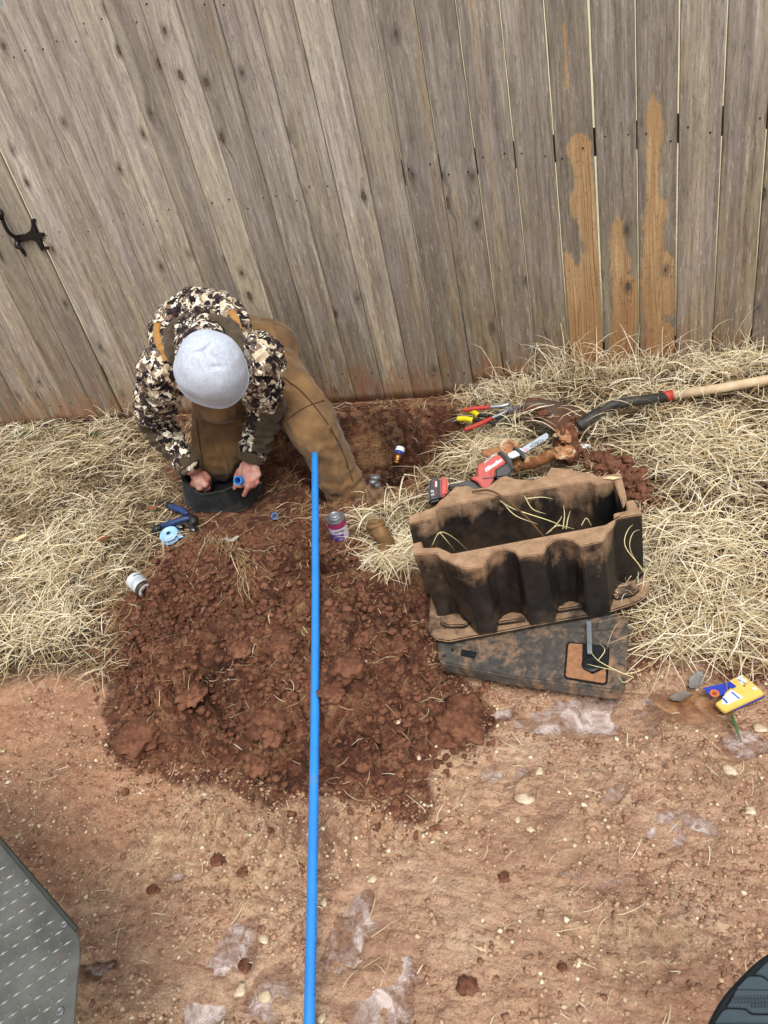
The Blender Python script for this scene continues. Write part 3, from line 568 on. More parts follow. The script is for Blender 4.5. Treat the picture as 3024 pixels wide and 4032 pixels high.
CL = [(990, 1565, .085, 'round fist-sized clod of red clay at the right tip of the heap'), (608, 1395, .06, 'pale crusted clod beside the blue pipe, left of it'), (758, 1440, .05, 'pale crusted clod right of the pipe on the heap'),
      (815, 1215, .035, 'dark clod at the upper right edge of the heap below the purple can'), (716, 1500, .038, 'gritty clod touching the right side of the pipe'), (305, 1600, .085, 'broad flat clod at the lower left corner of the heap'),
      (520, 1400, .04, 'dark clod in the middle of the heap left of the pipe'), (860, 1400, .04, 'clod with pale crust on the right flank of the heap'), (590, 1575, .075, 'pale sandy clod low on the heap beside the pipe'),
      (420, 1500, .045, 'reddish clod on the left flank of the heap'), (470, 1860, .028, 'dark clod lying on the tyre track below the heap'), (525, 1885, .022, 'small reddish clod in the gravel right of the larger dark clod'),
      (330, 1925, .022, 'small dark crumb of clay left of the pipe on bare mud'), (530, 2090, .024, 'dark brown clod beside the icy puddle left of the pipe'), (1010, 2130, .03, 'dark lump of clay at the bottom edge right of the pipe'),
      (1090, 1895, .02, 'small crumbled clod in the lane right of the pipe'), (1215, 2090, .014, 'thin red smear of clay low in the lane'), (290, 1295, .04, 'clod under the white can at the left edge of the heap'), (855, 1750, .03, 'clod tangled with roots below the heap'), (560, 1650, .05, 'crumbly clod at the bottom edge of the heap')]
for i, (px_, py_, r, lb) in enumerate(CL):
    p = GH(px_, py_)
    lumpy('dirt_clod', p, r*(.85 if r > .03 else .6), 10+i, CLOD, lb, 'clod', 'clods of dug clay', .5, .42, sink=.26)
ST = [(1130, 1728, .022, 'pale flat triangular stone in the mud, largest in the lane'), (1118, 1772, .011, 'white stone just below the flat triangular stone'), (1146, 1792, .011, 'small white squarish stone right of two others'), (1165, 1668, .013, 'tan oblong stone near the icy patch'),
      (905, 1637, .009, 'small white pebble at the foot of the heap'), (575, 2155, .018, 'tan rock beside the puddle left of the pipe'), (520, 2140, .018, 'tan rock in the icy puddle left of the pipe'), (570, 2030, .014, 'brown pebble above the icy puddle'), (695, 2200, .013, 'pale stone right of the pipe at the bottom edge'),
      (660, 2190, .009, 'small stone touching the pipe at the bottom edge'), (1620, 1750, .015, 'white stone at the right edge of the lane'), (790, 1430, .008, 'white chip of stone on the heap'), (1640, 1575, .018, 'grey leaf-like stone beside the yellow packet'), (860, 1560, .012, 'pale chip of limestone on the lower right of the heap'), (1575, 1665, .02, 'grey-brown crumpled stone in the right of the lane'), (805, 1900, .014, 'tan stone right of the pipe under the tyre track'), (700, 1950, .012, 'rough stone touching the right side of the pipe')]
for i, (px_, py_, r, lb) in enumerate(ST):
    p = GH(px_, py_); lumpy('stone', p, (r*.95, r*.68, r*.32), 50+i, STONE, lb, 'stone', 'stones in the mud', amp=.3, rot=i*1.3, sink=.15)
# ridge of clay behind the meter box
for i, (px_, py_, r, lb) in enumerate([(1310, 1002, .045, 'crumbly clod of clay behind the right end of the meter box'), (1358, 1030, .05, 'red clay clod against the upper right corner of the meter box'), (1270, 990, .035, 'small clay clod behind the middle of the meter box')]):
    p = Pz(px_, py_, .06); lumpy('dirt_clod', (p[0], p[1], H1(p[0], p[1])-.01), r, 80+i, CLOD, lb, 'clod', 'clods of dug clay', .8, .5, sink=.1)
n = 700; t = RNG.random(n); cc_ = [Pz(1250, 985, .04), Pz(1310, 1000, .04), Pz(1370, 1035, .04), Pz(1385, 1090, .04)]; cx_ = np.interp(t, [0, .33, .66, 1], [c[0] for c in cc_])+RNG.normal(0, .028, n); cy_ = np.interp(t, [0, .33, .66, 1], [c[1] for c in cc_])+RNG.normal(0, .035, n)
o = scatter(np.stack([cx_, cy_, Hg(cx_, cy_)+.045*RNG.random(n)*np.exp(-((cy_-np.interp(t, [0, .33, .66, 1], [c[1] for c in cc_]))/.04)**2)+.004], 1), .004+.014*RNG.random(n)**2.5, (IV, IF), 15, .7, .28, 'soil_crumbs', CLOD); tag(o, 'crumbled clay along the far side of the meter box', 'soil', kind='stuff')

# ------------------------------------------------------------------ dry grass
ACC = {}
def blades(P, ang, ln, wd, lift, curl, tone, brown, green, name, nseg=6, stand=None, wz=None):
    n = len(P); r = RNG; t = np.linspace(0, 1, nseg+1)
    px = np.repeat(P[:, 0:1], nseg+1, 1); py = np.repeat(P[:, 1:2], nseg+1, 1); pz = np.repeat(P[:, 2:3], nseg+1, 1)
    kk = r.normal(0, .75, (n, nseg+1))*(r.random((n, nseg+1)) < .16); a = ang[:, None]+curl[:, None]*t[None]*.38+np.cumsum(r.normal(0, .05, (n, nseg+1))+kk, 1)
    if stand is None: el = lift[:, None]*(1-1.9*t[None])
    else: el = stand[:, None]*(1-t[None]**1.5*lift[:, None])
    st = (ln/nseg)[:, None]; dx = np.cos(a)*np.cos(el)*st; dy = np.sin(a)*np.cos(el)*st; dz = np.sin(el)*st
    px[:, 1:] += np.cumsum(dx[:, :-1], 1); py[:, 1:] += np.cumsum(dy[:, :-1], 1); pz[:, 1:] += np.cumsum(dz[:, :-1], 1)
    g = Hg(px.ravel(), py.ravel()).reshape(px.shape); 
    if stand is None:
        pz = np.maximum(pz, g+.004)
    wv = wd[:, None]*np.clip(np.array([.75, 1, 1, .9, .8, .6, .2])[None, :nseg+1], 0, 1)
    roll = r.uniform(-1.1, 1.1, (n, 1)); nx = -np.sin(a)*np.cos(roll); ny = np.cos(a)*np.cos(roll); nz = np.sin(roll)*np.ones_like(a)
    A = np.stack([px+nx*wv/2, py+ny*wv/2, pz+nz*wv/2], 2); B = np.stack([px-nx*wv/2, py-ny*wv/2, pz-nz*wv/2], 2)
    k = (nseg+1)*2; ACC.setdefault(name, []).append((np.stack([A, B], 2).reshape(n, k, 3), tone, brown, green))
def flush(name, label, cat, nm='dry_grass', nseg=6, kind='stuff', group=None):
    L0 = ACC.pop(name); B = np.concatenate([a[0] for a in L0]); n = len(B); k = (nseg+1)*2; b = (np.arange(n)*k)[:, None]+(np.arange(nseg)*2)[None]
    F = np.stack([b, b+1, b+3, b+2], 2).reshape(-1, 4); o = mk(nm, B.reshape(-1, 3), F, STRAW)
    for j, q_ in ((1, 'tone'), (2, 'brown'), (3, 'green')): attr(o, q_, np.repeat(np.concatenate([a[j] for a in L0]), k))
    tag(o, label, cat, group, kind); return o
BOXQ = [p[:2] for p in W([(905, 1200), (940, 1370), (1400, 1310), (1385, 1100), (1350, 1035), (935, 1060)], .03)]
def straw(n, poly, xr, yr, seed, name, label, lmin=.05, lmax=.17, br=0., edge=.02, zl=.035):
    x = RNG.uniform(*xr, n); y = RNG.uniform(*yr, n); s = sdist(x+fbm(x*9, y*9, 2, 5)*.05, y, poly)
    cl = vn(x*7, y*7, seed)
    ok = (s > -edge*RNG.random(n)**.5) & (sdist(x, y, PIT) < .01) & (sdist(x, y, BOXQ) < -.0) & (np.hypot((x+1.585)/.175, (y-2.31)/.13) > 1) & (y < 3.03) & (RNG.random(n) < .18+1.25*cl) & (sdist(x, y, PILE) < .04)
    x, y = x[ok], y[ok]; n = len(x); cl = cl[ok]; s = s[ok]
    z = Hg(x, y)+RNG.random(n)**1.6*zl*(.25+cl)
    flow = fbm(x*2.5, y*2.5, 2, seed+2)*5
    ang = flow+RNG.normal(0, 1.15, n)+np.where(RNG.random(n) < .5, 0, math.pi)
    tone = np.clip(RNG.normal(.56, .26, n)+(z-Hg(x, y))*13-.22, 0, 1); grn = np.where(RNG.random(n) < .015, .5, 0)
    bw = np.clip(br+.9*(RNG.random(n) < .22)*RNG.random(n)+.5*sst(.06, -.03, s), 0, 1)
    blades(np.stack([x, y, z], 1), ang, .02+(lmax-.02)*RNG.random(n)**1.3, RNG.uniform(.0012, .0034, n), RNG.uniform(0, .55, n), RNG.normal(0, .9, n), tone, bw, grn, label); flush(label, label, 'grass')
straw(31000, LAWN_L, (-3.4, -1.2), (1.25, 3.03), 100, 'dry_grass', 'matted dry straw grass left of the kneeling man')
straw(40000, LAWN_R, (-1.3, 1.3), (1.3, 3.03), 200, 'dry_grass', 'matted dry straw grass around the meter box and shovel')
straw(2300, BROWNST, (-1.9, -.7), (1.7, 2.6), 300, 'dry_grass', 'sparse brownish straw on clay beside the black bag', .03, .10, br=.35, zl=.012)
# bright clump between can and meter box, spilling out
def clump(n, c, r, name, label, lmin=.08, lmax=.2, up=.5, tone=.7, zmax=.08, ang0=None, grn=0, br=0.):
    t = RNG.uniform(0, 6.28, n); q = r*np.sqrt(RNG.random(n)); x = c[0]+q*np.cos(t); y = c[1]+q*np.sin(t)*.8; z = Hg(x, y)+RNG.random(n)*zmax*(1-q/r*.7)
    a = RNG.uniform(0, 6.28, n) if ang0 is None else ang0+RNG.normal(0, .6, n)
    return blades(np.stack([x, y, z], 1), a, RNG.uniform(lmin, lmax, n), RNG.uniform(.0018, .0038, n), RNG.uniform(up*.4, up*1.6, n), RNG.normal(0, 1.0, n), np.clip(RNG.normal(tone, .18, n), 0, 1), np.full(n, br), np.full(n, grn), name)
for px_, py_, n, r, up, zm in [(850, 1195, 420, .11, .45, .04), (805, 1120, 60, .06, .9, .08), (865, 1110, 60, .07, .9, .08), (1540, 980, 700, .22, .5, .09), (1500, 1180, 600, .22, .5, .08), (1580, 1330, 300, .16, .35, .05), (1460, 1370, 120, .07, .35, .03), (120, 1200, 350, .2, .5, .05), (100, 1340, 300, .16, .5, .05), (1020, 985, 160, .07, .5, .03), (1080, 950, 120, .08, .5, .03)]:
    c = Pz(px_, py_, .02); clump(n, c, r, 'clumps', '', up=up, zmax=zm)
for px_, py_ in ((1490, 850), (1560, 840), (1620, 828), (1400, 875), (1130, 925), (1300, 930)):
    c = Pz(px_, py_, .06); clump(70, c, .07, 'clumps', '', up=.6, zmax=.13)
flush('clumps', 'raised tangled clumps of bright straw standing above the matted lawn', 'grass')
# standing tufts along the fence foot
def tuft(c, n, hmin, hmax, spread, lean, name='dry_grass', rad=.06, grn=0.):
    x = c[0]+RNG.normal(0, rad, n); y = np.minimum(c[1]+RNG.normal(0, rad*.45, n), 3.03); z = Hg(x, y)
    a = RNG.uniform(0, 6.28, n); ln = RNG.uniform(hmin, hmax, n)
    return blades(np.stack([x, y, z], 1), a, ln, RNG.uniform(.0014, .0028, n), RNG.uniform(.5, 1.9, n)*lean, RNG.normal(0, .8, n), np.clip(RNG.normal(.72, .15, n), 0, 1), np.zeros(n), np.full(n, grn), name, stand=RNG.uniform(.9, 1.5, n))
for X in np.arange(-.62, 1.3, .06):
    h = .10+.09*random.random()+(.20 if abs(X+.33) < .05 or abs(X+.18) < .05 or abs(X-.08) < .04 or abs(X-.4) < .05 else 0)
    tuft((X, 2.93+.05*random.random()), 34, h*.4, h, .05, 1., 'tufts')
for px_, py_, n, h in [(245, 900, 26, .22), (290, 905, 20, .16), (875, 905, 30, .10), (900, 880, 22, .08), (1140, 870, 40, .14), (1400, 1240, 30, .2), (1385, 1290, 26, .16), (1020, 850, 30, .14), (1100, 850, 30, .12), (1200, 840, 30, .12)]:
    c = Pz(px_, py_, .02); tuft(c, n, h*.4, h, .05, 1., 'tufts', rad=.03)
flush('tufts', 'upright dry grass stalks standing along the foot of the fence', 'grass')
# loose straws lying on mud and heap
n = 1900; x = RNG.uniform(-1.9, .55, n); y = RNG.uniform(.35, 2.1, n); ok = (np.maximum(sdist(x, y, LAWN_L), sdist(x, y, LAWN_R)) < 0) & (sdist(x, y, BOXQ) < 0) & ((sdist(x, y, PILE) > 0) | (RNG.random(n) < .5)); x, y = x[ok], y[ok]; n = len(x)
def laid(x, y, ln, wd, a, curl, tone, brown, name, nseg=6):
    n = len(x); t = np.linspace(0, 1, nseg+1); A = a[:, None]+curl[:, None]*t; st = (ln/nseg)[:, None]
    px = x[:, None]+np.cumsum(np.cos(A)*st, 1); py = y[:, None]+np.cumsum(np.sin(A)*st, 1); pz = top(px.ravel(), py.ravel()).reshape(px.shape)
    pz = .25*pz+.75*pz.max(1, keepdims=True)+.002
    wv = wd[:, None]*np.ones_like(A)*np.array([.8, 1, 1, 1, .9, .7, .3]); nx, ny = -np.sin(A), np.cos(A)
    V = np.stack([np.stack([px+nx*wv/2, py+ny*wv/2, pz], 2), np.stack([px-nx*wv/2, py-ny*wv/2, pz], 2)], 2).reshape(-1, 3)
    b = (np.arange(n)*(nseg+1)*2)[:, None]+(np.arange(nseg)*2)[None]; F = np.stack([b, b+1, b+3, b+2], 2).reshape(-1, 4); o = mk(name, V, F, STRAW); k = (nseg+1)*2
    attr(o, 'tone', np.repeat(tone, k)); attr(o, 'brown', np.repeat(brown, k)); attr(o, 'green', np.zeros(n*k)); return o
onp = sdist(x, y, PILE) > 0
o = laid(x, y, RNG.uniform(.012, .085, n)*RNG.uniform(.4, 1, n), RNG.uniform(.0009, .0024, n), RNG.uniform(0, 6.28, n), RNG.normal(0, .5, n), np.clip(RNG.normal(.55, .2, n), 0, 1), np.where(onp, .75, .15)*RNG.random(n)*1.4, 'loose_straw')
tag(o, 'single straws and rootlets strewn over the mud and clay heap', 'straw', kind='stuff')
# root mat hanging over the top of the heap
n = 240; c = Pz(450, 1175, .1); t = RNG.random(n); x = c[0]-.25+.5*t; y = c[1]+.05-.9*(t-.45)**2+RNG.normal(0, .02, n)
o = laid(x, y, RNG.uniform(.06, .2, n), RNG.uniform(.0012, .0024, n), np.where(t < .45, 3.9, 5.4)+RNG.normal(0, .35, n), RNG.normal(0, .5, n), np.clip(RNG.normal(.35, .2, n), 0, 1), RNG.uniform(.2, .8, n), 'root_mat')
tag(o, 'mat of reddish straw and roots draped over the top of the heap', 'straw', kind='stuff')
STRIP = [p[:2] for p in W([(250, 875), (330, 840), (620, 850), (760, 868), (980, 855), (1010, 880), (900, 878), (720, 892), (620, 905), (560, 990), (420, 1010), (330, 960)])]
straw(5000, STRIP, (-2.6, -.6), (2.2, 3.04), 400, 'dry_grass', 'thin scraps of straw along the fence foot behind the pit', .03, .10, br=.3, zl=.012)
# green weeds
def weed(px_, py_, label, n=70, h=.06, rad=.05, nm='weed', grp='green weeds in the dry grass'):
    c = Pz(px_, py_, .01); tuft(c, n, h*.5, h, .05, 1., label, rad*.7, 1.); flush(label, label, 'weed', nm, kind=None, group=grp)
weed(60, 942, 'largest dark green weed patch near the left edge by the fence foot', 220, .07, .07); weed(115, 930, 'low green weed close to the fence foot', 90, .05, .04); weed(205, 945, 'small green weed nearest the kneeling man', 90, .05, .04); weed(165, 960, 'thin grey-green weed between two denser ones', 60, .04, .04)
V, F = tube(spline([Pz(1578, 1535, LANE+.01), Pz(1588, 1565, LANE+.03), Pz(1602, 1605, LANE+.01)], 6), [.001, .004, .0045, .003, .001], 6); tag(mk('green_shoot', V, F, GREEN, None, True), 'single green blade lying below the yellow packet', 'grass blade')
# leaves
def leaf(px_, py_, r, label, mat, a=0., z=.03, add=.012):
    p = Pz(px_, py_, z); p[2] = H1(p[0], p[1])+add; n = 9; V = []
    for i in range(n):
        t = i/(n-1)*2-1; wd = (1-t*t)**.7*r*.5*(1+.15*math.sin(i*2.3))
        for s in (-1, 0, 1): u, v = t*r, s*wd; V.append((p[0]+u*math.cos(a)-v*math.sin(a), p[1]+u*math.sin(a)+v*math.cos(a), p[2]+abs(s)*r*.22+.1*r*math.sin(3*t)))
    F = [(i*3+j, i*3+j+1, (i+1)*3+j+1, (i+1)*3+j) for i in range(n-1) for j in range(2)]; V += [(x_, y_, z_-.0008) for x_, y_, z_ in V]; k = n*3; F += [tuple(k+q for q in f[::-1]) for f in F]
    tag(mk('dead_leaf', V, F, mat, None, True), label, 'leaf', 'dead leaves')
leaf(48, 1172, .035, 'curled pale brown leaf in the straw at the left edge', LEAF2, .5, add=.04); leaf(225, 1168, .03, 'dark red-brown leaf left of the white can in straw', LEAF, .2, add=.04); leaf(330, 1100, .028, 'red-brown leaf beside the black pipe cutter', LEAF, 0, add=.03); leaf(1470, 1510, .03, 'grey leaf at the edge of the muddy puddle', plain('grey_leaf', '#6f655c', .6), .3, LANE); leaf(1505, 1480, .035, 'wet grey leaf below the lawn bank', plain('wet_leaf', '#7d7a78', .35), 1.0, LANE); leaf(505, 1160, .02, 'small pale leaf above the heap', LEAF2, .8)

# ------------------------------------------------------------------ fence
EDG = [-1.914, -1.772, -1.628, -1.487, -1.345, -1.2, -1.0565, -.9165, -.7745, -.632, -.4915, -.3485, -.2055, -.0645, .078, .216, .3565, .498, .64, .782, .924, 1.066, 1.21, 1.35]
TILT = [0]*8+[.008, .001, .007, .006, .006, .006, .003, .009, .005, .010]+[.004]*12
GAPW = [.0014, .0014, .0014, .0014, .0014, .0014, .0014, .0014, .0018, .003, .004, .0035, .0045, .007, .003, .005, .0045, .004, .004, .004, .004, .004, .004, .004]
def cr4(pts):
    out = []
    for a, b in pts:
        d = ray((1800+a/1.3554)/1.8228, (b/1.3554)/1.8228); p = CAM+d*(FY/d[1]); out.append((p[0], p[2]))
    return out
BARE = [cr4([(640, 705), (700, 730), (715, 780), (725, 920), (735, 1000), (748, 1200), (760, 1400), (775, 1600), (785, 1900), (790, 2060), (600, 2060), (600, 1900), (585, 1650), (565, 1345), (600, 1350), (625, 1400), (640, 1440), (660, 1380), (670, 1350), (690, 1320), (655, 1250), (640, 1170), (605, 1140), (600, 1040), (625, 1000), (630, 930), (600, 860), (580, 790), (600, 740)]),
        cr4([(850, 1130), (880, 1190), (890, 1230), (900, 1330), (930, 1400), (915, 1460), (970, 1500), (972, 1700), (950, 1740), (945, 1850), (960, 2060), (800, 2060), (830, 1700), (825, 1500), (820, 1300), (825, 1200), (845, 1180)]),
        cr4([(1050, 500), (1080, 560), (1100, 640), (1100, 740), (1080, 780), (1085, 850), (1075, 950), (1080, 1060), (1120, 1060), (1120, 1150), (1100, 1190), (1110, 1330), (1160, 1390), (1165, 1700), (1110, 1680), (1090, 1700), (1170, 1760), (1175, 2050), (1010, 2050), (1010, 1750), (985, 1600), (985, 1450), (1000, 1250), (990, 1200), (1010, 1100), (1010, 950), (1005, 850), (1015, 780), (1010, 620), (1020, 540)]),
        cr4([(565, 100), (585, 160), (585, 300), (600, 470), (570, 490), (575, 300), (560, 160)])]
BOARDS = []
def board(xl0, xl1, xr0, xr1, zb, zt, parent, idx, label=None, y0=FY, dense=False):
    th = .0165; nx = 22 if dense else 6; zs = np.linspace(zb, zt-.035, 230 if dense else 40); zs = np.append(zs, [zt-.02, zt-.008, zt]); dy = random.uniform(-.003, .003); bow = random.uniform(-.002, .002); cup = random.uniform(-.0012, .0012); ph = random.random()*6
    prof = [(0., th), (0., .0075), (.013, .0010)]+[(u, 0.) for u in np.linspace(.03, .97, nx)]+[(.987, .0010), (1., .0075), (1., th)]
    V = []; m_ = len(prof)
    for z in zs:
        t = z/1.4; xl = xl0+(xl1-xl0)*t; xr = xr0+(xr1-xr0)*t
        cut = max(0, z-(zt-.035))/.035*.028; xl += cut; xr -= cut
        jl = .0007*mnoise.noise(Vector((idx*7.1, z*9, 0))); jr = .0007*mnoise.noise(Vector((idx*7.1+3, z*9, 0)))
        for u, d in prof: V.append((xl+jl+(xr+jr-xl-jl)*u, y0+dy+d+bow*math.sin(z*2+ph)+cup*(4*u*(1-u)), z))
    F = [(i*m_+j, i*m_+j+1, (i+1)*m_+j+1, (i+1)*m_+j) for i in range(len(zs)-1) for j in range(m_-1)]
    F += [((i+1)*m_, (i+1)*m_+m_-1, i*m_+m_-1, i*m_) for i in range(len(zs)-1)]
    F += [tuple(range(m_))[::-1], tuple((len(zs)-1)*m_+j for j in range(m_))]
    nv = len(V); M_ = [0]*len(F)
    for zr in (.132, .975, 1.667):
        for u in (.2, .78):
            if random.random() < .93:
                zz = zr+random.uniform(-.03, .03); x = xl0+(xr0-xl0)*(u+random.uniform(-.06, .06))+(xl1-xl0)*zz/1.4
                a, b = lathe((x, y0+dy+.003, zz), (0, -1, 0), [(.0036, 0), (.0036, .0042), (.0024, .0048)], 8); base = len(V); V += [tuple(q) for q in a]; F += [tuple(q+base for q in f) for f in b]; M_ += [1]*len(b)
    V = np.array(V); o = mk('board', V, F, [WOOD, NAIL], parent, False, M_, origin=((xl0+xr0)/2, y0, zb))
    for p in o.data.polygons: p.use_smooth = len(p.vertices) == 4 and p.material_index == 0
    bare = np.zeros(len(V))
    if dense:
        for pl in BARE[:3]: bare = np.maximum(bare, sst(-.014, .014, sdist(V[:, 0], V[:, 2], pl)))
        bare = np.maximum(bare, .8*sst(-.004, .004, sdist(V[:, 0], V[:, 2], BARE[3])))
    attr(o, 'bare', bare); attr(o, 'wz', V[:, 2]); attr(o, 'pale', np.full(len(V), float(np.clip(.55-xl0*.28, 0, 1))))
    if label: o['label'] = label
    return o
fence = thing('fence', (-.3, FY, 0), 'tall weathered grey wooden privacy fence of vertical boards behind the man', 'fence')
fe = [(-2.488, -2.488), (-2.34, -2.34), (-2.193, -2.193), (-2.0505, -2.0505)]+[(e+t*.35, e+t*-.6) for e, t in zip(EDG, TILT)]
gw = [.012, .0015, .0015, .0015]+GAPW
for i in range(len(fe)-1):
    (a0, a1), (b0, b1) = fe[i], fe[i+1]; x0 = (a0+b0)/2
    zb = .003 if x0 < -.62 else .06 if x0 < -.35 else .10; gb = gw[i+1]; ga = gw[i]; k = i-3
    # edges measured nearly straight: slight lean per board
    lab = {13: 'board with a long peeled patch of bare orange wood around a knot', 14: 'board bare and orange only in its lower half', 15: 'board with a tall narrow strip of bare orange wood'}.get(k-1+1)
    board(a0+ga/2, a1+ga/2, b0-gb/2, b1-gb/2, zb, 1.83+random.uniform(-.004, .004), fence, i, lab, dense=k-1 in (11, 12, 13, 14, 15))
for z in (.132, .975, 1.667):
    V, F = box((-.56+.02, FY+.0185+.019, z), 3.86, .038, .089, bev=.003); mk('rail', V, F, RAILM, fence)
for x in (-2.42, .0, 1.36):
    V, F = box((x, FY+.0575+.045, .9), .089, .089, 1.8, bev=.004); mk('post', V, F, RAILM, fence)
gate = thing('gate', (-2.9, FY, 0), 'wooden gate of vertical boards at the far left of the fence', 'gate')
ge = [-3.41, -3.256, -3.105, -2.951, -2.803, -2.651, -2.498]
for i in range(len(ge)-1): board(ge[i]+.0015, ge[i]+.0015, ge[i+1]-.0015, ge[i+1]-.0015, .004, 1.83, gate, 60+i, y0=FY+.004)
for z in (.25, .975, 1.6): V, F = box((-2.95, FY+.0225+.019, z), .86, .038, .089, bev=.003); mk('rail', V, F, RAILM, gate)
# latch (black iron)
IRON = plain('black_iron', '#101214', .4, .5, .2, var=.2)
def fp(x, y, d=0.): r_ = ray((x/6.38)/1.8228, (780+y/6.38)/1.8228); p = CAM+r_*((FY-d)/r_[1]); return p
def flat(pts, d, th, name, par, mat=IRON): V, F = prism([fp(x, y, d) for x, y in pts], (0, -1, 0), th, .0015); return mk(name, V, F, mat, par)
latch = flat([(310, 980), (430, 935), (620, 915), (760, 810), (780, 700), (770, 560), (800, 525), (870, 540), (880, 600), (840, 640), (930, 880), (1090, 890), (1090, 985), (1010, 1010), (1090, 1230), (1200, 1235), (1210, 1300), (1110, 1300), (1050, 1200), (1060, 1340), (1030, 1330), (900, 1090), (760, 1060), (520, 1110), (390, 1110)], .014, .012, 'gate_latch', gate)
V, F = tube(spline([fp(-120, 300, .03), fp(20, 330, .04), fp(70, 560, .045), (fp(180, 800, .045)), fp(300, 930, .035), fp(420, 985, .02)], 6), .009, 10); mk('handle', V, F, IRON, latch, True)
V, F = tube([fp(-60, 330, .045), fp(30, 400, .05), fp(20, 500, .045)], .014, 12); mk('thumb_piece', V, F, IRON, latch, True)
V, F = tube(spline([fp(440, 1100, .02), fp(440, 1200, .03), fp(530, 1270, .03), fp(600, 1370, .025), fp(655, 1470, .02)], 5), [.012, .014, .009, .009, .003], 10); mk('striker', V, F, IRON, latch, True)

# ------------------------------------------------------------------ meter box
def c2(x, y): return 822.9+.3637*x, 822.9+.3637*y
ZT, ZB = .325, .035
def cw(pts, z): return [Pz(*c2(x, y), z) for x, y in pts]
near_out = [(190, 1030), (335, 1022), (352, 1052), (490, 1112), (612, 1102), (628, 1058), (665, 1016), (730, 998), (790, 1012), (822, 1046), (965, 1026), (985, 985), (1030, 945), (1085, 934), (1140, 948), (1188, 982), (1318, 952), (1345, 900), (1378, 868), (1395, 818), (1552, 790)]
near_in = [(1500, 702), (1455, 712), (1462, 768), (1380, 786), (1385, 815), (1335, 852), (422, 1024), (340, 986), (242, 990), (240, 950), (183, 966)]
back_in = [(250, 830), (330, 805), (325, 770), (352, 748), (1240, 592), (1278, 618), (1385, 592), (1440, 752)]
back_out = [(1462, 700), (1425, 542), (1290, 566), (1258, 548), (1180, 536), (1120, 520), (1010, 512), (980, 560), (900, 588), (800, 580), (740, 560), (700, 575), (640, 625), (560, 640), (520, 620), (440, 625), (400, 670), (345, 712), (320, 745), (165, 800), (165, 850)]
mbox = thing('meter_box', Pz(1170, 1320, ZB), 'open black plastic water meter box smeared with dried clay, standing on its lid', 'meter box')
def wall(top_pts, z0, z1, name, bot=None):
    T = [Vector(p) for p in cw(top_pts, z1)]; Bm = [Vector(p) for p in cw(bot, ZB+.014)] if bot else T; c = sum(T, Vector())/len(T); n = len(T); V = []; levels = [z1, z1-.004, z1-.02, .24, .15, .08, z0]
    for k, z in enumerate(levels):
        for p, p_ in zip(T, Bm):
            q = p.lerp(p_, min(1, (z1-z)/(z1-z0-.014))); q.z = z
            V.append(q)
    # bevel the rim a touch
    for i in range(n): 
        a, b = T[i-1], T[(i+1) % n]; 
    F = [tuple(range(n))]+[(k*n+i, k*n+(i+1) % n, (k+1)*n+(i+1) % n, (k+1)*n+i) for k in range(len(levels)-1) for i in range(n)]+[tuple((len(levels)-1)*n+i for i in range(n))[::-1]]
    o = mk(name, V, F, BOXM, mbox, origin=mbox.location); bm = bmesh.new(); bm.from_mesh(o.data); bmesh.ops.recalc_face_normals(bm, faces=bm.faces[:])
    ed = [e for e in bm.edges if len(e.link_faces) == 2 and e.calc_face_angle(0) > .5]; bmesh.ops.bevel(bm, geom=ed, offset=.0028, segments=2, affect='EDGES', clamp_overlap=True); bm.to_mesh(o.data); bm.free()
    ins = np.zeros(len(o.data.vertices)); attr(o, 'inside', ins); return o
ZT_ = ZT; near_bot = [(335, 1385), (462, 1378), (482, 1405), (578, 1506), (690, 1490), (702, 1440), (722, 1395), (775, 1372), (838, 1380), (888, 1448), (1036, 1424), (1052, 1372), (1080, 1325), (1122, 1305), (1165, 1312), (1229, 1393), (1362, 1368), (1378, 1310), (1396, 1262), (1416, 1205), (1562, 1165)]
in_bot = [(p[0]-0, p[1]) for p in [(1540, 1090), (1500, 1110), (1495, 1150), (1420, 1160), (1415, 1190), (1370, 1230), (520, 1340), (470, 1335), (400, 1350), (390, 1330), (345, 1340)]]
w1 = wall(near_out+near_in, ZB, ZT, 'side_wall', near_bot+in_bot); w2 = wall(back_in+back_out, ZB, ZT, 'side_wall')
# low end walls joining the two sides
V, F = prism([*cw([(1395, 818), (1500, 800), (1460, 700), (1425, 600), (1400, 610), (1440, 752), (1400, 780)], .24)], (0, 0, 1), .2, .002); mk('end_wall', V, F, BOXM, mbox, origin=mbox.location)
pa = cw([(240, 990), (330, 985), (330, 805), (250, 830)], ZT); pa = [Vector((p[0], p[1], .19)) for p in pa]
V, F = prism(pa, (0, 0, 1), .15, .002); mk('end_wall', V, F, BOXM, mbox, origin=mbox.location)
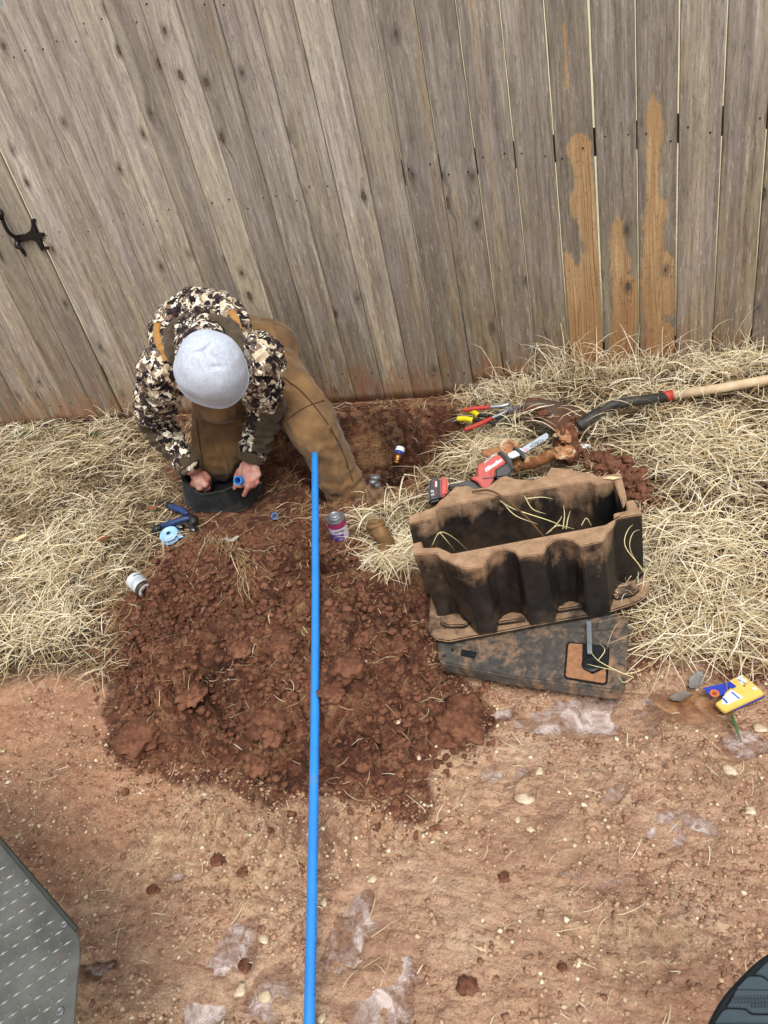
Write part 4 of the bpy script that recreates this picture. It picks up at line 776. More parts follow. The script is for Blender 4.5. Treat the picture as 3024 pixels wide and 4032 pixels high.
# flange round the foot, seen through the recesses
fl = [(283, 1440), (285, 1480), (300, 1510), (335, 1535), (400, 1546), (575, 1512), (690, 1492), (890, 1452), (1040, 1424), (1230, 1392), (1365, 1366), (1480, 1330), (1550, 1300), (1590, 1262), (1596, 1220), (1560, 1100)]
flw = cw(fl, ZB+.014); bk = [p.copy() for p in (Pz(*c2(1500, 640), ZB+.014), Pz(*c2(1430, 700), ZB+.014))]
bx0 = Pz(*c2(320, 1010), ZT); bb = [np.array([flw[-1][0]-.02, flw[-1][1]+.2, ZB+.014]), np.array([flw[-1][0]-.06, 2.02, ZB+.014]), np.array([-.56, 1.93, ZB+.014]), np.array([-.61, 1.85, ZB+.014])]
V, F = prism(flw+bb, (0, 0, 1), .014, .004); mk('flange', V, F, BOXM, mbox, origin=mbox.location)
for pts, h in (([(350, 1395), (420, 1380), (520, 1430), (500, 1450), (400, 1452), (350, 1435)], .03), ([(700, 1410), (840, 1385), (860, 1410), (690, 1435)], .03), ([(1050, 1335), (1180, 1310), (1210, 1335), (1045, 1360)], .03), ([(1380, 1230), (1500, 1195), (1540, 1225), (1500, 1260), (1390, 1285)], .03)):
    V, F = prism(cw(pts, ZB+h), (0, 0, 1), .018, .004); mk('foot_pad', V, F, BOXM, mbox, origin=mbox.location)
for o in mbox.children:
    if 'inside' not in o.data.attributes: attr(o, 'inside', np.zeros(len(o.data.vertices)))
# lid
lid = thing('access_lid', Pz(1150, 1440, .0), 'flat black meter box lid caked with clay, half under the box', 'lid')
lt = [Pz(*c2(x, y), .028) for x, y in [(335, 1560), (345, 1650), (360, 1672), (800, 1760), (1370, 1835), (1420, 1828), (1450, 1790), (1478, 1440), (1440, 1410)]]
back = [lt[-1]+np.array([-.02, .04, 0]), lt[0]+np.array([.0, .19, 0])]
V, F = prism(lt+back, (0, 0, 1), .042, .005); mk('lid_plate', V, F, LIDM, lid, origin=lid.location)
def lp(pts, z, th, name, mat, bev=.002): V, F = prism([Pz(*c2(x, y), z) for x, y in pts], (0, 0, 1), th, bev); return mk(name, V, F, mat, lid, origin=lid.location)
lp([(1118, 1545), (1340, 1570), (1358, 1585), (1345, 1790), (1325, 1806), (1100, 1768), (1086, 1752), (1102, 1558)], .0315, .004, 'reader_recess', BLACKP)
lp([(1124, 1555), (1200, 1562), (1195, 1640), (1200, 1700), (1255, 1740), (1340, 1700), (1335, 1782), (1320, 1796), (1106, 1758), (1096, 1746), (1112, 1565)], .035, .003, 'mud_in_recess', CLAY)
V, F = lathe(Pz(*c2(1250, 1690), .033), (0, 0, 1), [(.026, 0), (.026, .006), (.02, .009), (.012, .009), (.01, .004)], 20); mk('reader_ring', V, F, BLACKP, lid)
a = Pz(*c2(1235, 1430), .045); b = Pz(*c2(1240, 1620), .045); dd = Vector(b-a); L_ = dd.length; rot = Vector((0, -1, 0)).rotation_difference(dd).to_matrix()
V, F = box((Vector(a)+Vector(b))/2, .013, L_, .008, rot, .001); mk('steel_tongue', V, F, STEEL, lid)
lp([(1290, 1420), (1470, 1410), (1462, 1460), (1280, 1475)], .036, .008, 'end_tab', LIDM); lp([(478, 1592), (566, 1606), (558, 1646), (472, 1630)], .0305, .003, 'cast_plate', BLACKP)
for q in ((425, 1600), (378, 1632), (490, 1612), (548, 1628)):
    V, F = lathe(Pz(*c2(*q), .029), (0, 0, 1), [(.0045, 0), (.0045, .003), (.003, .0036)], 8); mk('bolt', V, F, BLACKP, lid)
# twig over the rim, dropping inside
V, F = tube(spline([Pz(1020, 1062, .335), Pz(1060, 1060, .345), Pz(1100, 1085, .32), Pz(1140, 1120, .28), Pz(1175, 1160, .24)], 8), [.003, .0035, .003, .0025], 8); tag(mk('twig', V, F, ROOT, None, True), 'thin dark root arching over the back rim into the meter box', 'root')
def stalk(name, pts, label, mat=None, r=.0014, kids=(), tone=.8):
    bmv = MB(); V, F = tube(spline(pts, 6), [r, r, r*.8, r*.3], 5); bmv.add(V, F)
    for k in kids: V, F = tube(spline(k, 5), [r*.9, r*.8, r*.2], 5); bmv.add(V, F)
    o = bmv.obj(name, STRAWP, None, True); return tag(o, label, 'straw', 'loose grass stalks on the box and lid')
STRAWP = plain('straw_stalk', '#ddd29c', .6, .3, var=.12)
q = lambda x, y, z: Pz(*c2(x, y), z)
stalk('grass_stalk', [q(690, 700, .31), q(790, 760, .30), q(1000, 830, .28), q(1100, 875, .26)], 'branching pale stalk lying inside the meter box', r=.0018, kids=[[q(850, 680, .31), q(900, 760, .30), q(980, 790, .28)], [q(1080, 880, .26), q(1090, 800, .28), q(1085, 740, .30)], [q(1100, 880, .26), q(1110, 820, .28), q(1125, 770, .29)], [q(980, 910, .25), q(1050, 860, .27), q(1150, 880, .26)], [q(860, 700, .31), q(950, 690, .31), q(1020, 700, .31)], [q(1190, 860, .26), q(1220, 815, .28), q(1250, 860, .27)], [q(1000, 900, .25), q(1060, 830, .28), q(1075, 800, .29)], [q(720, 720, .3), q(800, 800, .29), q(930, 850, .27)]])
stalk('grass_stalk', [q(300, 985, .3), q(350, 900, .35), q(430, 930, .3), q(520, 1010, .2)], 'bent stalk at the left end of the meter box', kids=[[q(350, 900, .34), q(400, 960, .3), q(440, 1010, .22)]])
stalk('grass_stalk', [q(1500, 1760, .04), q(1400, 1720, .06), q(1290, 1660, .07), q(1240, 1600, .07)], 'looping stalk across the corner of the lid', kids=[[q(1290, 1660, .07), q(1330, 1600, .09), q(1300, 1560, .08)], [q(1440, 1740, .05), q(1540, 1720, .04), q(1640, 1650, .04)], [q(1400, 1720, .06), q(1300, 1700, .05), q(1220, 1680, .05)], [q(1500, 1760, .04), q(1440, 1790, .05), q(1410, 1750, .06)]])
stalk('grass_stalk', [q(1600, 1190, .1), q(1540, 1100, .2), q(1450, 980, .27), q(1470, 880, .3), q(1540, 830, .26)], 'looped stalks leaning on the right end of the box', kids=[[q(1560, 1140, .1), q(1480, 1000, .24), q(1500, 900, .28), q(1570, 880, .24)]])
p = q(815, 990, ZT+.004); V, F = lathe(p, (0, 0, 1), [(.0001, 0), (.03, 0), (.02, .004), (.001, .006)], 14)
leaf_o = prism([q(1315, 578, ZT+.004), q(1360, 566, ZT+.008), q(1425, 572, ZT+.004), q(1380, 585, ZT+.006)], (0, 0, 1), .001); tag(mk('dead_leaf', *leaf_o, LEAF2), 'pale narrow leaf on the upper right rim of the meter box', 'leaf', 'dead leaves')

# ------------------------------------------------------------------ saw
SO = Pz(1060, 1010, .15); SN = Vector((.25, -.62, .74)).normalized()
def cs(x, y): return (1650+x/2.765)/1.8228, (1680+y/2.765)/1.8228     # crop of the saw -> photo grid
def sw(pts, off=0.): return [Vector(Ppl(*cs(x, y), SO+np.array(SN)*off, SN)) for x, y in pts]
saw = thing('reciprocating_saw', SO, 'red and black cordless reciprocating saw leaning on the meter box', 'saw')
def sp_(pts, off, th, name, mat, bev=.004, par=None): V, F = prism(sw(pts, off), SN, th, bev, 3); return mk(name, V, F, mat, par or saw, True if False else False)
body = sp_([(640, 415), (870, 300), (935, 365), (940, 400), (830, 465), (815, 560), (770, 660), (695, 672), (640, 600), (560, 560), (575, 545), (640, 540)], .035, .07, 'body', REDP, .008)
sp_([(640, 540), (585, 552), (610, 520), (645, 515)], .015, .03, 'trigger', BLACKP)
sp_([(845, 450), (935, 400), (960, 330), (1010, 430), (1030, 490), (960, 545), (830, 560), (825, 480)], .03, .06, 'nose', BLACKP, .008)
sp_([(870, 255), (900, 250), (1000, 340), (1035, 470), (1010, 490), (980, 420), (930, 340), (865, 285)], .04, .075, 'guard', BLACKP, .006)
sp_([(315, 612), (420, 620), (520, 575), (590, 590), (640, 640), (700, 668), (760, 690), (640, 720), (560, 690), (480, 660), (400, 668), (315, 672)], .02, .04, 'grip', BLACKP, .008)
sp_([(235, 540), (310, 548), (318, 680), (295, 740), (232, 775)], .028, .056, 'battery_mount', REDP, .006)
bat = sp_([(115, 560), (232, 548), (238, 790), (110, 830), (100, 700)], .035, .07, 'battery', BLACKP, .008)
sp_([(150, 600), (215, 590), (222, 750), (160, 765), (145, 680)], .0365, .002, 'battery_label', DARKP, .0005, bat)
sp_([(172, 598), (195, 596), (196, 655), (172, 658)], .0375, .001, 'label_patch', WHITE, .0, bat)
sp_([(960, 300), (1100, 225), (1150, 270), (1140, 310), (1100, 310), (1000, 345)], .012, .02, 'shoe_arm', STEEL, .003)
sp_([(1030, 205), (1080, 225), (1150, 275), (1165, 350), (1140, 355), (1110, 300), (1040, 240)], .02, .04, 'shoe', BLACKP, .003)
blade = sp_([(1110, 240), (1385, 65), (1410, 90), (1405, 125), (1150, 285)], .003, .0022, 'blade', plain('blade_steel', '#a4afb8', .6, .3, .15, var=.1), .0004)
sp_([(1130, 255), (1175, 228), (1190, 245), (1145, 272)], .0045, .001, 'blade_print', plain('pink_print', '#c98a9c', .5), 0, blade)
ux = sw([(720, 490)], 0)[0]; u2 = sw([(890, 375)], 0)[0]; A = sw([(728, 490)], .0362)[0]
text('Milwaukee', (u2-ux).length/4.2, A, (u2-ux), SN.cross(u2-ux), WHITE, 'lettering', body, .35, .0003, .0012)
A = sw([(715, 404)], .0362)[0]; B = sw([(780, 350)], .0362)[0]; text('HACKZALL', .011, A, B-A, SN.cross(B-A), WHITE, 'lettering', body, .2, .0003)
sp_([(690, 560), (812, 548), (812, 560), (695, 572)], .036, .001, 'slot', DARKP, 0, body)
A = sw([(176, 650)], .039)[0]; B = sw([(180, 600)], .039)[0]; text('M18', .012, A, B-A, SN.cross(B-A), REDM, 'lettering', bat)
A = sw([(165, 752)], .038)[0]; B = sw([(162, 690)], .038)[0]; text('5.0', .017, A, B-A, SN.cross(B-A), WHITE, 'lettering', bat)
A = sw([(196, 750)], .038)[0]; B = sw([(190, 660)], .038)[0]; text('REDLITHIUM', .0085, A, B-A, SN.cross(B-A), REDM, 'lettering', bat)
A = sw([(1345, 120)], .0036)[0]; B = sw([(1230, 190)], .0036)[0]; text('TORCH', .016, A, B-A, SN.cross(B-A), DARKP, 'lettering', blade)

# ------------------------------------------------------------------ pliers, cutters
def cp(x, y): return (1780+x/2.304)/1.8228, (1560+y/2.304)/1.8228
gz = .085
def g(pts, z=0.): return [Vector(Pz(*cp(x, y), gz+z)) for x, y in pts]
pl = thing('adjustable_pliers', g([(450, 150)])[0], 'long-nosed adjustable pliers with two red grips beside the pit', 'pliers')
for a_, b_, z in (([(98, 168), (200, 150), (348, 138)], [(348, 136), (450, 128), (520, 110)], .02), ([(115, 322), (250, 268), (365, 215)], [(365, 214), (430, 185), (500, 150), (530, 120)], .008)):
    V, F = tube(spline([Vector((*p[:2], p[2]+z)) for p in g(a_)], 6), [.007, .0095, .0095, .0085], 12); mk('grip', V, F, REDR, pl, True)
    V, F = tube(spline([Vector((*p[:2], p[2]+z)) for p in g(b_)], 6), [.007, .0065, .008, .009], 10); mk('handle', V, F, STEEL, pl, True)
V, F = prism(g([(505, 120), (540, 95), (600, 80), (625, 88), (620, 110), (590, 112), (600, 128), (618, 140), (590, 146), (540, 140)], .024), (0, 0, 1), .016, .002); mk('jaw', V, F, GALV, pl)
V, F = lathe(g([(530, 118)], .024)[0], (0, 0, 1), [(.008, 0), (.008, .004), (.005, .005)], 12); mk('pivot', V, F, STEEL, pl)
ct = thing('pipe_cutters', g([(300, 230)])[0], 'black steel cutters with yellow grips under the red pliers', 'cutters')
for a_, b_, z in (([(115, 130), (190, 150), (242, 182)], [(235, 180), (330, 190)], .004), ([(48, 205), (120, 205), (190, 218)], [(185, 216), (280, 222), (380, 240)], .0)):
    V, F = tube(spline([Vector((*p[:2], p[2]+z)) for p in g(a_)], 6), [.010, .0115, .0115, .010], 12); mk('grip', V, F, YEL, ct, True)
    V, F = tube(spline([Vector((*p[:2], p[2]+z)) for p in g(b_)], 4), .008, 10); mk('handle', V, F, BLACKP, ct, True)
V, F = prism(g([(300, 170), (480, 150), (575, 165), (560, 200), (470, 235), (380, 265), (355, 235), (420, 205)], .004), (0, 0, 1), .01, .002); mk('blade', V, F, plain('dark_steel', '#3a3a38', .5, .5, .5), ct)
V, F = lathe(Pz(*cp(655, 225), .03), (0.2, -.6, .75), [(.017, 0), (.017, .02), (.012, .022), (.011, .012)], 16); o = mk('pipe_coupling', V, F, plain('dark_navy_plastic', '#1c2638', .45)); tag(o, 'small dark blue plastic coupling beside the shovel blade', 'coupling')

# ------------------------------------------------------------------ shovel
sh = thing('shovel', g([(900, 200)])[0], 'long-handled shovel with muddy blade lying in the dry grass', 'shovel')
n = 22; V = []; tip = g([(615, 108)])[0]; root = g([(1230, 240)])[0]
upE = [(615, 105), (680, 55), (760, 35), (900, 38), (1010, 60), (1110, 95), (1180, 125), (1250, 190)]; dnE = [(615, 112), (640, 170), (700, 215), (820, 265), (920, 305), (1010, 335), (1110, 345), (1230, 320)]
ue = spline([g([p], .06)[0] for p in upE], 3); de = spline([g([p], .035)[0] for p in dnE], 3); m_ = len(ue); k = 12
for a, b in zip(ue, de):
    for j in range(k+1):
        t = j/k; p = a*(1-t)+b*t; p = p-np.array([0, 0, .035*4*t*(1-t)]); V.append(p)
nv = len(V); V += [v-np.array([0, 0, .0035]) for v in V]
F = [(i*(k+1)+j, i*(k+1)+j+1, (i+1)*(k+1)+j+1, (i+1)*(k+1)+j) for i in range(m_-1) for j in range(k)]; F += [tuple(nv+q_ for q_ in f[::-1]) for f in F]
for i in range(m_-1):
    for j in (0, k): F.append((i*(k+1)+j, (i+1)*(k+1)+j, nv+(i+1)*(k+1)+j, nv+i*(k+1)+j))
mk('blade', V, F, RUST, sh, True)
hp = [g([(1150, 275)], .02)[0], g([(1260, 200)], .04)[0], g([(1360, 125)], .05)[0], g([(1480, 75)], .055)[0], g([(1659, 45)], .06)[0], Vector(Pz(1440, 857, .115))]
V, F = tube(spline(hp, 8), [.03, .024, .019, .019, .019, .019], 16); mk('socket', V, F, SOCK, sh, True)
a, b = Vector(Pz(1430, 858, .117)), Vector(Pz(1452, 853, .118)); V, F = tube([a, b], .0205, 16); mk('collar_band', V, F, REDR, sh, True)
V, F = tube([Vector(Pz(1450, 854, .118)), Vector(Pz(1560, 838, .125)), Vector(Pz(1700, 812, .14)), Vector(Pz(1900, 775, .16))], .0175, 16); mk('handle', V, F, ASH, sh, True)
for i, (x_, y_, r) in enumerate([(745, 75, .036), (700, 115, .028), (800, 100, .026), (860, 75, .02), (815, 165, .024), (1150, 190, .014), (1100, 200, .012)]):
    p = g([(x_, y_)], .03)[0]; lumpy('mud', p, r, 120+i, CLOD, None, None, flat=.35, amp=.45, parent=sh, sink=.3)

# ------------------------------------------------------------------ old pipe tee, cap, fitting, valve
tee = thing('broken_pipe_tee', Pz(1225, 970, .05), 'clay-caked broken pipe tee lying between saw and shovel', 'pipe tee')
V, F = tube(spline([g([(560, 620)], .02)[0], g([(760, 590)], .03)[0], g([(940, 510)], .04)[0], g([(1010, 490)], .05)[0]], 6), [.03, .02, .02, .03], 14); V = np.array(V); Vn = n3(V, .03, 3); V = V+np.random.default_rng(1).normal(0, .0006, V.shape)+Vn[:, None]*[0, 0, .008]; mk('pipe_arm', V, F, plain('rusty_pipe', '#8a5a38', .8, .3, var=.3, nscale=40, bump=.003, dirt='#d0a878', damt=.35), tee, True)
lumpy('clay_cake', Pz(1225, 975, .09), (.045, .05, .085), 131, CLOD, None, None, parent=tee, amp=.2, sink=.35)
for i, (x_, y_, r) in enumerate([(1000, 350, .022), (1020, 400, .018), (1035, 520, .028), (1060, 490, .016)]): lumpy('scale_patch', g([(x_, y_)], .09)[0], r, 140+i, BONE, None, None, parent=tee, flat=.5, amp=.5, sink=.2)
fl_ = thing('broken_flange', g([(500, 480)])[0], 'chipped cream pipe collar caked in clay behind the saw', 'pipe collar')
V, F = lathe(g([(510, 480)], .02)[0], (.1, -.55, .8), [(.034, -.02), (.038, 0), (.036, .018), (.024, .02), (.022, .0)], 18); V = np.array([list(v) for v in V]); V = V+n3(V, .02, 9)[:, None]*.012; mk('ring', V, F, BONE, fl_, True)
lumpy('shard', g([(370, 520)], .02)[0], (.04, .02, .015), 151, BONE, None, None, parent=fl_, amp=.3, rot=.3)
cap = thing('pipe_end', g([(1190, 480)])[0], 'short white pipe end stained with purple primer near the shovel', 'pipe end')
V, F = tube([g([(1130, 470)], -.03)[0], g([(1200, 480)], -.025)[0]], .017, 18); mk('sleeve', V, F, plain('white_purple', '#d8d2dc', .5, .4, dirt='#5a3a80', damt=.5), cap, True)
V, F = lathe(g([(1195, 480)], -.025)[0], g([(1250, 490)], -.02)[0]-g([(1195, 480)], -.025)[0], [(.020, 0), (.020, .02), (.015, .021), (.015, .006)], 18); mk('cap', V, F, WHITE, cap, True)
p0 = Vector(GH(858, 1016, -.3)); p0.z += .03; d_ = Vector((.12, .8, .35)).normalized()
fit = thing('pipe_fitting', p0, 'brass pipe fitting with white and blue collar sticking out of the pit', 'fitting')
V, F = lathe(p0, d_, [(.014, 0), (.019, .004), (.019, .014), (.016, .016), (.024, .022), (.026, .040), (.022, .052)], 16); mk('brass_body', V, F, BRASS, fit, True)
V, F = lathe(p0+d_*.052, d_, [(.021, 0), (.022, .002), (.022, .014)], 16); mk('blue_band', V, F, plain('royal_blue', '#2a3a9a', .5), fit, True)
V, F = lathe(p0+d_*.066, d_, [(.020, 0), (.021, .002), (.021, .022)], 16); mk('white_sleeve', V, F, WHITE, fit, True)
vs = thing('old_valve', Pz(820, 1080, .05), 'clay-crusted valve body with a metal nipple under straw at the pit edge', 'valve')
lumpy('valve_body', Pz(816, 1092, .02), (.038, .045, .06), 161, plain('crusted_metal', '#7a5f48', .8, .3, var=.3, nscale=40, bump=.003, dirt='#cdbb9c', damt=.2), None, None, parent=vs, amp=.25, sink=.2)
V, F = lathe(Pz(812, 1060, .08), (0.1, .3, .95), [(.02, 0), (.02, .03), (.016, .032), (.016, .045), (.02, .046), (.02, .06), (.013, .062)], 16); mk('nipple', V, F, GALV, vs, True)
V, F = lathe(Pz(806, 1045, .14), (0.1, .3, .95), [(.015, 0), (.015, .014)], 8); mk('union_ring', V, F, GALV, vs, True)
v2 = thing('corroded_elbow', Pz(825, 1170, .03), 'corroded brown pipe elbow half hidden by straw left of the meter box', 'pipe elbow')
EL = plain('corroded_brass', '#8a6a44', .7, .4, .3, var=.3, nscale=40, bump=.002, dirt='#6a4a34', damt=.4)
V, F = tube(spline([Pz(800, 1140, .07), Pz(820, 1150, .075), Pz(835, 1170, .04), Pz(828, 1200, .01)], 6), [.02, .028, .03, .026], 14); mk('elbow', V, F, EL, v2, True)
V, F = lathe(Pz(812, 1138, .085), (-.1, .3, .9), [(.032, 0), (.034, .008), (.032, .016), (.022, .018), (.02, .006)], 16); mk('collar', V, F, EL, v2, True)

# ------------------------------------------------------------------ blue pipe and offcuts
A = Vector(Pz(680, 981, .30)); B = Vector(Pz(665, 2212, .03)); E_ = B+(B-A).normalized()*.22
dirp = (E_-A).normalized(); Lp = (E_-A).length
V, F = lathe(A, dirp, [(.0085, .03), (.0085, 0.0005), (.0105, -.0005), (.012, .002)]+[(.012, t) for t in np.linspace(.05, Lp, 14)], 24)
V = [p+Vector((.006*math.sin(math.pi*min(1, (p-A).dot(dirp)/Lp)*1.0), 0, -.012*math.sin(math.pi*min(1, max(0, (p-A).dot(dirp)/Lp))))) for p in V]
pipe = mk('blue_pipe', V, F, BLUE, None, True); tag(pipe, 'long straight bright blue plastic pipe running over the clay heap', 'pipe')
bt = MB()
for k in range(44):                                     # faint printed line on its right side
    t = .15+k*.038
    if k % 6 == 5: continue
    for j in range(3):
        c = A+dirp*(t+j*.010); side = Vector((math.cos(-.38), .1, .35)).normalized(); side = (side-dirp*side.dot(dirp)).normalized(); up_ = dirp.cross(side)
        w_ = .0012+.0006*((k*7+j*3) % 3); pts = [c+(side*math.cos(q_)+up_*math.sin(q_))*.01215+dirp*dz for q_, dz in ((-.12, 0), (.12, 0), (.12, w_*2.2), (-.12, w_*2.2))]
        pts = [p+Vector((.006*math.sin(math.pi*(p-A).dot(dirp)/Lp), 0, -.012*math.sin(math.pi*(p-A).dot(dirp)/Lp))) for p in pts]; bt.add(pts, [(0, 1, 2, 3)])
bt.obj('printed_line', plain('navy_print', '#123f8c', .5), pipe)
def ring(c, d, r, ri, h, name, label, cat, mat=BLUE, grp=None):
    V, F = lathe(c, d, [(ri, h*.5), (ri, 0), (r, 0), (r, h), (ri, h), (ri, h*.5)], 24); F = F[:-2]; return tag(mk(name, V, F, mat, None, False), label, cat, grp)
ring(Pz(592, 1115, H1(*Pz(592, 1115, 0)[:2])+.012), (.5, -.6, .5), .0135, .010, .018, 'pipe_offcut', 'short blue pipe offcut lying on clay right of the black bag', 'pipe offcut')

# ------------------------------------------------------------------ cans
cz = H1(*Pz(736, 1158, .0)[:2]); c0 = Vector(Pz(736, 1158, cz)); cn = thing('primer_can', c0, 'upright purple and white primer can with silver screw top', 'can')
up = Vector((.03, -.05, 1)).normalized(); R_ = .034
V, F = lathe(c0, up, [(R_-.001, 0), (R_+.001, .002), (R_, .005), (R_, .088), (R_+.0012, .091), (R_-.002, .093), (R_-.004, .09), (.02, .0905)], 32); mk('can_body', V, F, GALV, cn, True)
def band(c, d, r, h0, h1, a0, a1, name, mat, par, seg=20):
    d, u, v = frame(d); cv = (Vector(CAM)-Vector(c)); cv = (cv-d*cv.dot(d)).normalized(); sv = d.cross(cv); V = []
    for h in (h0, h1): V += [Vector(c)+d*h+(cv*math.cos(t)+sv*math.sin(t))*r for t in np.linspace(a0, a1, seg)]
    V2 = [p-(p-(Vector(c)+d*((p-Vector(c)).dot(d)))).normalized()*.0006 for p in V]; n_ = seg
    F = [(i, i+1, n_+i+1, n_+i) for i in range(seg-1)]; return mk(name, V, F, mat, par, True)
band(c0, up, R_+.0006, .006, .087, -3.14, 3.14, 'label', plain('label_white', '#d9d3df', .5, dirt='#6b3c7a', damt=.25), cn, 40)
band(c0, up, R_+.001, .006, .036, -3.1, .35, 'purple_field', PURP, cn, 30); band(c0, up, R_+.001, .062, .087, -3.1, 3.1, 'magenta_field', MAG, cn, 30)
V, F = lathe(c0+up*.09, up, [(.021, 0), (.021, .006), (.018, .008), (.018, .014), (.0165, .018), (.013, .018), (.012, .016), (.004, .0165), (.001, .018)], 24); mk('screw_cap', V, F, STEEL, cn, True)
d, u, v = frame(up); cv = (Vector(CAM)-c0); cv = (cv-d*cv.dot(d)).normalized(); sv = d.cross(cv); text('PRIMER', .011, c0+cv*(R_+.0012)+up*.047-sv*.018, sv, up, DARKP, 'lettering', cn)
w0 = Vector(GH(322, 1290)); w1_ = w0+Vector((-.045, .03, 0)); wz_ = w0.z+.036; w0.z = wz_; w1_.z = wz_+.004; dr = (w1_-w0).normalized()
wc = thing('glue_can', w0, 'white can lying on its side at the left edge of the clay heap', 'can'); d0 = w0-dr*.0
V, F = lathe(d0, dr, [(.030, -.003), (.033, 0), (.033, .014), (.0315, .016), (.032, .08), (.030, .083)], 28); mk('can_body', V, F, plain('white_can', '#dfe6ea', .45, .4, var=.04), wc, True)
V, F = lathe(d0-dr*.0, -dr, [(.0335, -.012), (.0335, .004), (.03, .006), (.028, .001), (.018, .002), (.018, .010), (.012, .012), (.011, .008), (.004, .012)], 28); mk('can_end', V, F, plain('brown_metal_end', '#5c4638', .4, .5, .6, var=.3), wc, True)
for h, a0, a1, hh in ((.06, .2, 1.2, .006), (.035, -.9, 1.1, .0015), (.045, -.7, .9, .0015), (.025, .1, 1.0, .0015)): band(d0, dr, .0326, h, h+hh, a0, a1, 'print', plain('teal_print', '#5a6f78', .5), wc, 14)

# ------------------------------------------------------------------ small tools by the bag
def cb(x, y): return (500+x/2.765)/1.8228, (1750+y/2.765)/1.8228
def bz(x, y, z): return Vector(Pz(*cb(x, y), z))
tl = thing('pipe_cutter', bz(600, 860, .04), 'black and dark blue ratchet pipe cutter in the straw in front of the bag', 'pipe cutter')
V, F = tube(spline([bz(380, 885, .045), bz(480, 860, .055), bz(600, 820, .06), bz(690, 800, .06)], 6), [.010, .014, .013, .011], 12); mk('blue_grip', V, F, NAVY, tl, True)
V, F = tube(spline([bz(290, 960, .03), bz(320, 925, .04), bz(370, 905, .04)], 5), [.012, .018, .014], 12); mk('hook_end', V, F, BLACKP, tl, True)
V, F = tube([bz(500, 880, .04), bz(610, 900, .04)], .013, 12); mk('spring_barrel', V, F, BLACKP, tl, True)
V, F = tube(spline([bz(690, 810, .05), bz(725, 830, .05), bz(712, 880, .045), bz(722, 940, .04)], 5), [.02, .022, .015, .013], 12); mk('jaw', V, F, BLACKP, tl, True)
V, F = tube([bz(540, 893, .053), bz(600, 905, .053)], .003, 6); mk('metal_pin', V, F, STEEL, tl, True)
V, F = tube([bz(705, 930, .056), bz(735, 933, .056)], .004, 6); mk('metal_pin', V, F, STEEL, tl, True)
t2 = thing('screwdriver', bz(540, 700, .04), 'dark blue handled tool sticking out from under the black bag', 'hand tool'); V, F = tube(spline([bz(455, 665, .045), bz(520, 690, .05), bz(600, 720, .045), bz(660, 760, .04)], 5), [.012, .014, .014, .010], 12); mk('grip', V, F, NAVY, t2, True)
V, F = tube([bz(450, 662, .045), bz(490, 676, .0465)], .0146, 12); mk('grip_end', V, F, BLACKP, t2, True)
tp_ = thing('tape_spool', bz(480, 985, .03), 'pale blue plastic tape spool lying flat in the straw', 'spool')
nrm = Vector((.05, -.25, 1)); 
V, F = lathe(bz(480, 1010, .03), nrm, [(.036, 0), (.040, .002), (.040, .006), (.034, .008), (.034, .018), (.037, .020), (.037, .024), (.030, .025), (.028, .02), (.010, .02), (.010, .026), (.004, .026)], 32); mk('reel', V, F, LBLUE, tp_, True)
V, F = lathe(bz(480, 1010, .03)+nrm.normalized()*.026, nrm, [(.008, 0), (.008, .002)], 12); mk('hub', V, F, DARKP, tp_, True)
V, F = prism([bz(560, 1000, .045), bz(600, 985, .05), bz(615, 1005, .045), bz(570, 1020, .045)], (0, 0, 1), .001); mk('tape_end', V, F, LBLUE, tp_)
V, F = prism([bz(985, 1040, .04), bz(1060, 1020, .045), bz(1100, 1000, .05), bz(1090, 1030, .045), bz(1150, 1025, .045), bz(1200, 990, .05), bz(1210, 1005, .05), bz(1160, 1055, .04), bz(1060, 1060, .04)], (0, 0, 1), .003, .0008); o = mk('plastic_scrap', V, F, GREYP); tag(o, 'curved grey-green plastic scrap above the clay heap', 'scrap')

# ------------------------------------------------------------------ bag
bag = thing('tool_bag', bz(960, 700, .0), 'open soft black canvas tool bag in front of the kneeling man', 'bag')
RIM = [bz(585, 410, .165), bz(640, 385, .17), bz(760, 360, .175), bz(880, 300, .165), bz(960, 290, .165), bz(1060, 330, .165), bz(1165, 390, .165), bz(1270, 430, .16), bz(1330, 470, .15), bz(1290, 540, .14), bz(1180, 525, .135), bz(1060, 535, .13), bz(930, 525, .135), bz(800, 490, .14), bz(700, 445, .15), bz(620, 420, .155)]
# a simpler oval: back rim further off, front rim nearer and lower
nb = 64; cen = (bz(930, 470, .12)); V = []
def ring_at(z, x0, y0, x1, y1): pass
fl0, fr0 = bz(625, 745, .0), bz(1365, 760, .0)
ctr = (fl0+fr0)/2+Vector((0.0, .105, 0)); ex = (fr0-fl0)/2; exn = ex.normalized(); eyn = Vector((-exn.y, exn.x, 0)); hx = ex.length
def bagring(z, sx, sy, wav, inset=0.):
    out = []
    for k in range(nb):
        t = 2*math.pi*k/nb; cx_, sy_ = math.cos(t), math.sin(t); e = .72; X = math.copysign(abs(cx_)**e, cx_)*(hx*sx-inset); Y = math.copysign(abs(sy_)**e, sy_)*(.105*sy-inset)
        n_ = mnoise.noise(Vector((cx_*1.5, sy_*1.5, z*12)))*.024+mnoise.noise(Vector((cx_*4.2, sy_*4.2, z*26)))*.009
        zz = z+wav*(math.cos(2*t)*1.15+.3*math.sin(t)+.35*math.cos(t+.5)+.5*mnoise.noise(Vector((cx_*3, sy_*3, 1))))
        out.append(ctr+exn*(X+n_*cx_)+eyn*(Y+n_*sy_)+Vector((0, 0, zz)))
    return out
BZ = .80
_br = bagring
def bagring(z, *a): return _br(z*BZ, *a)
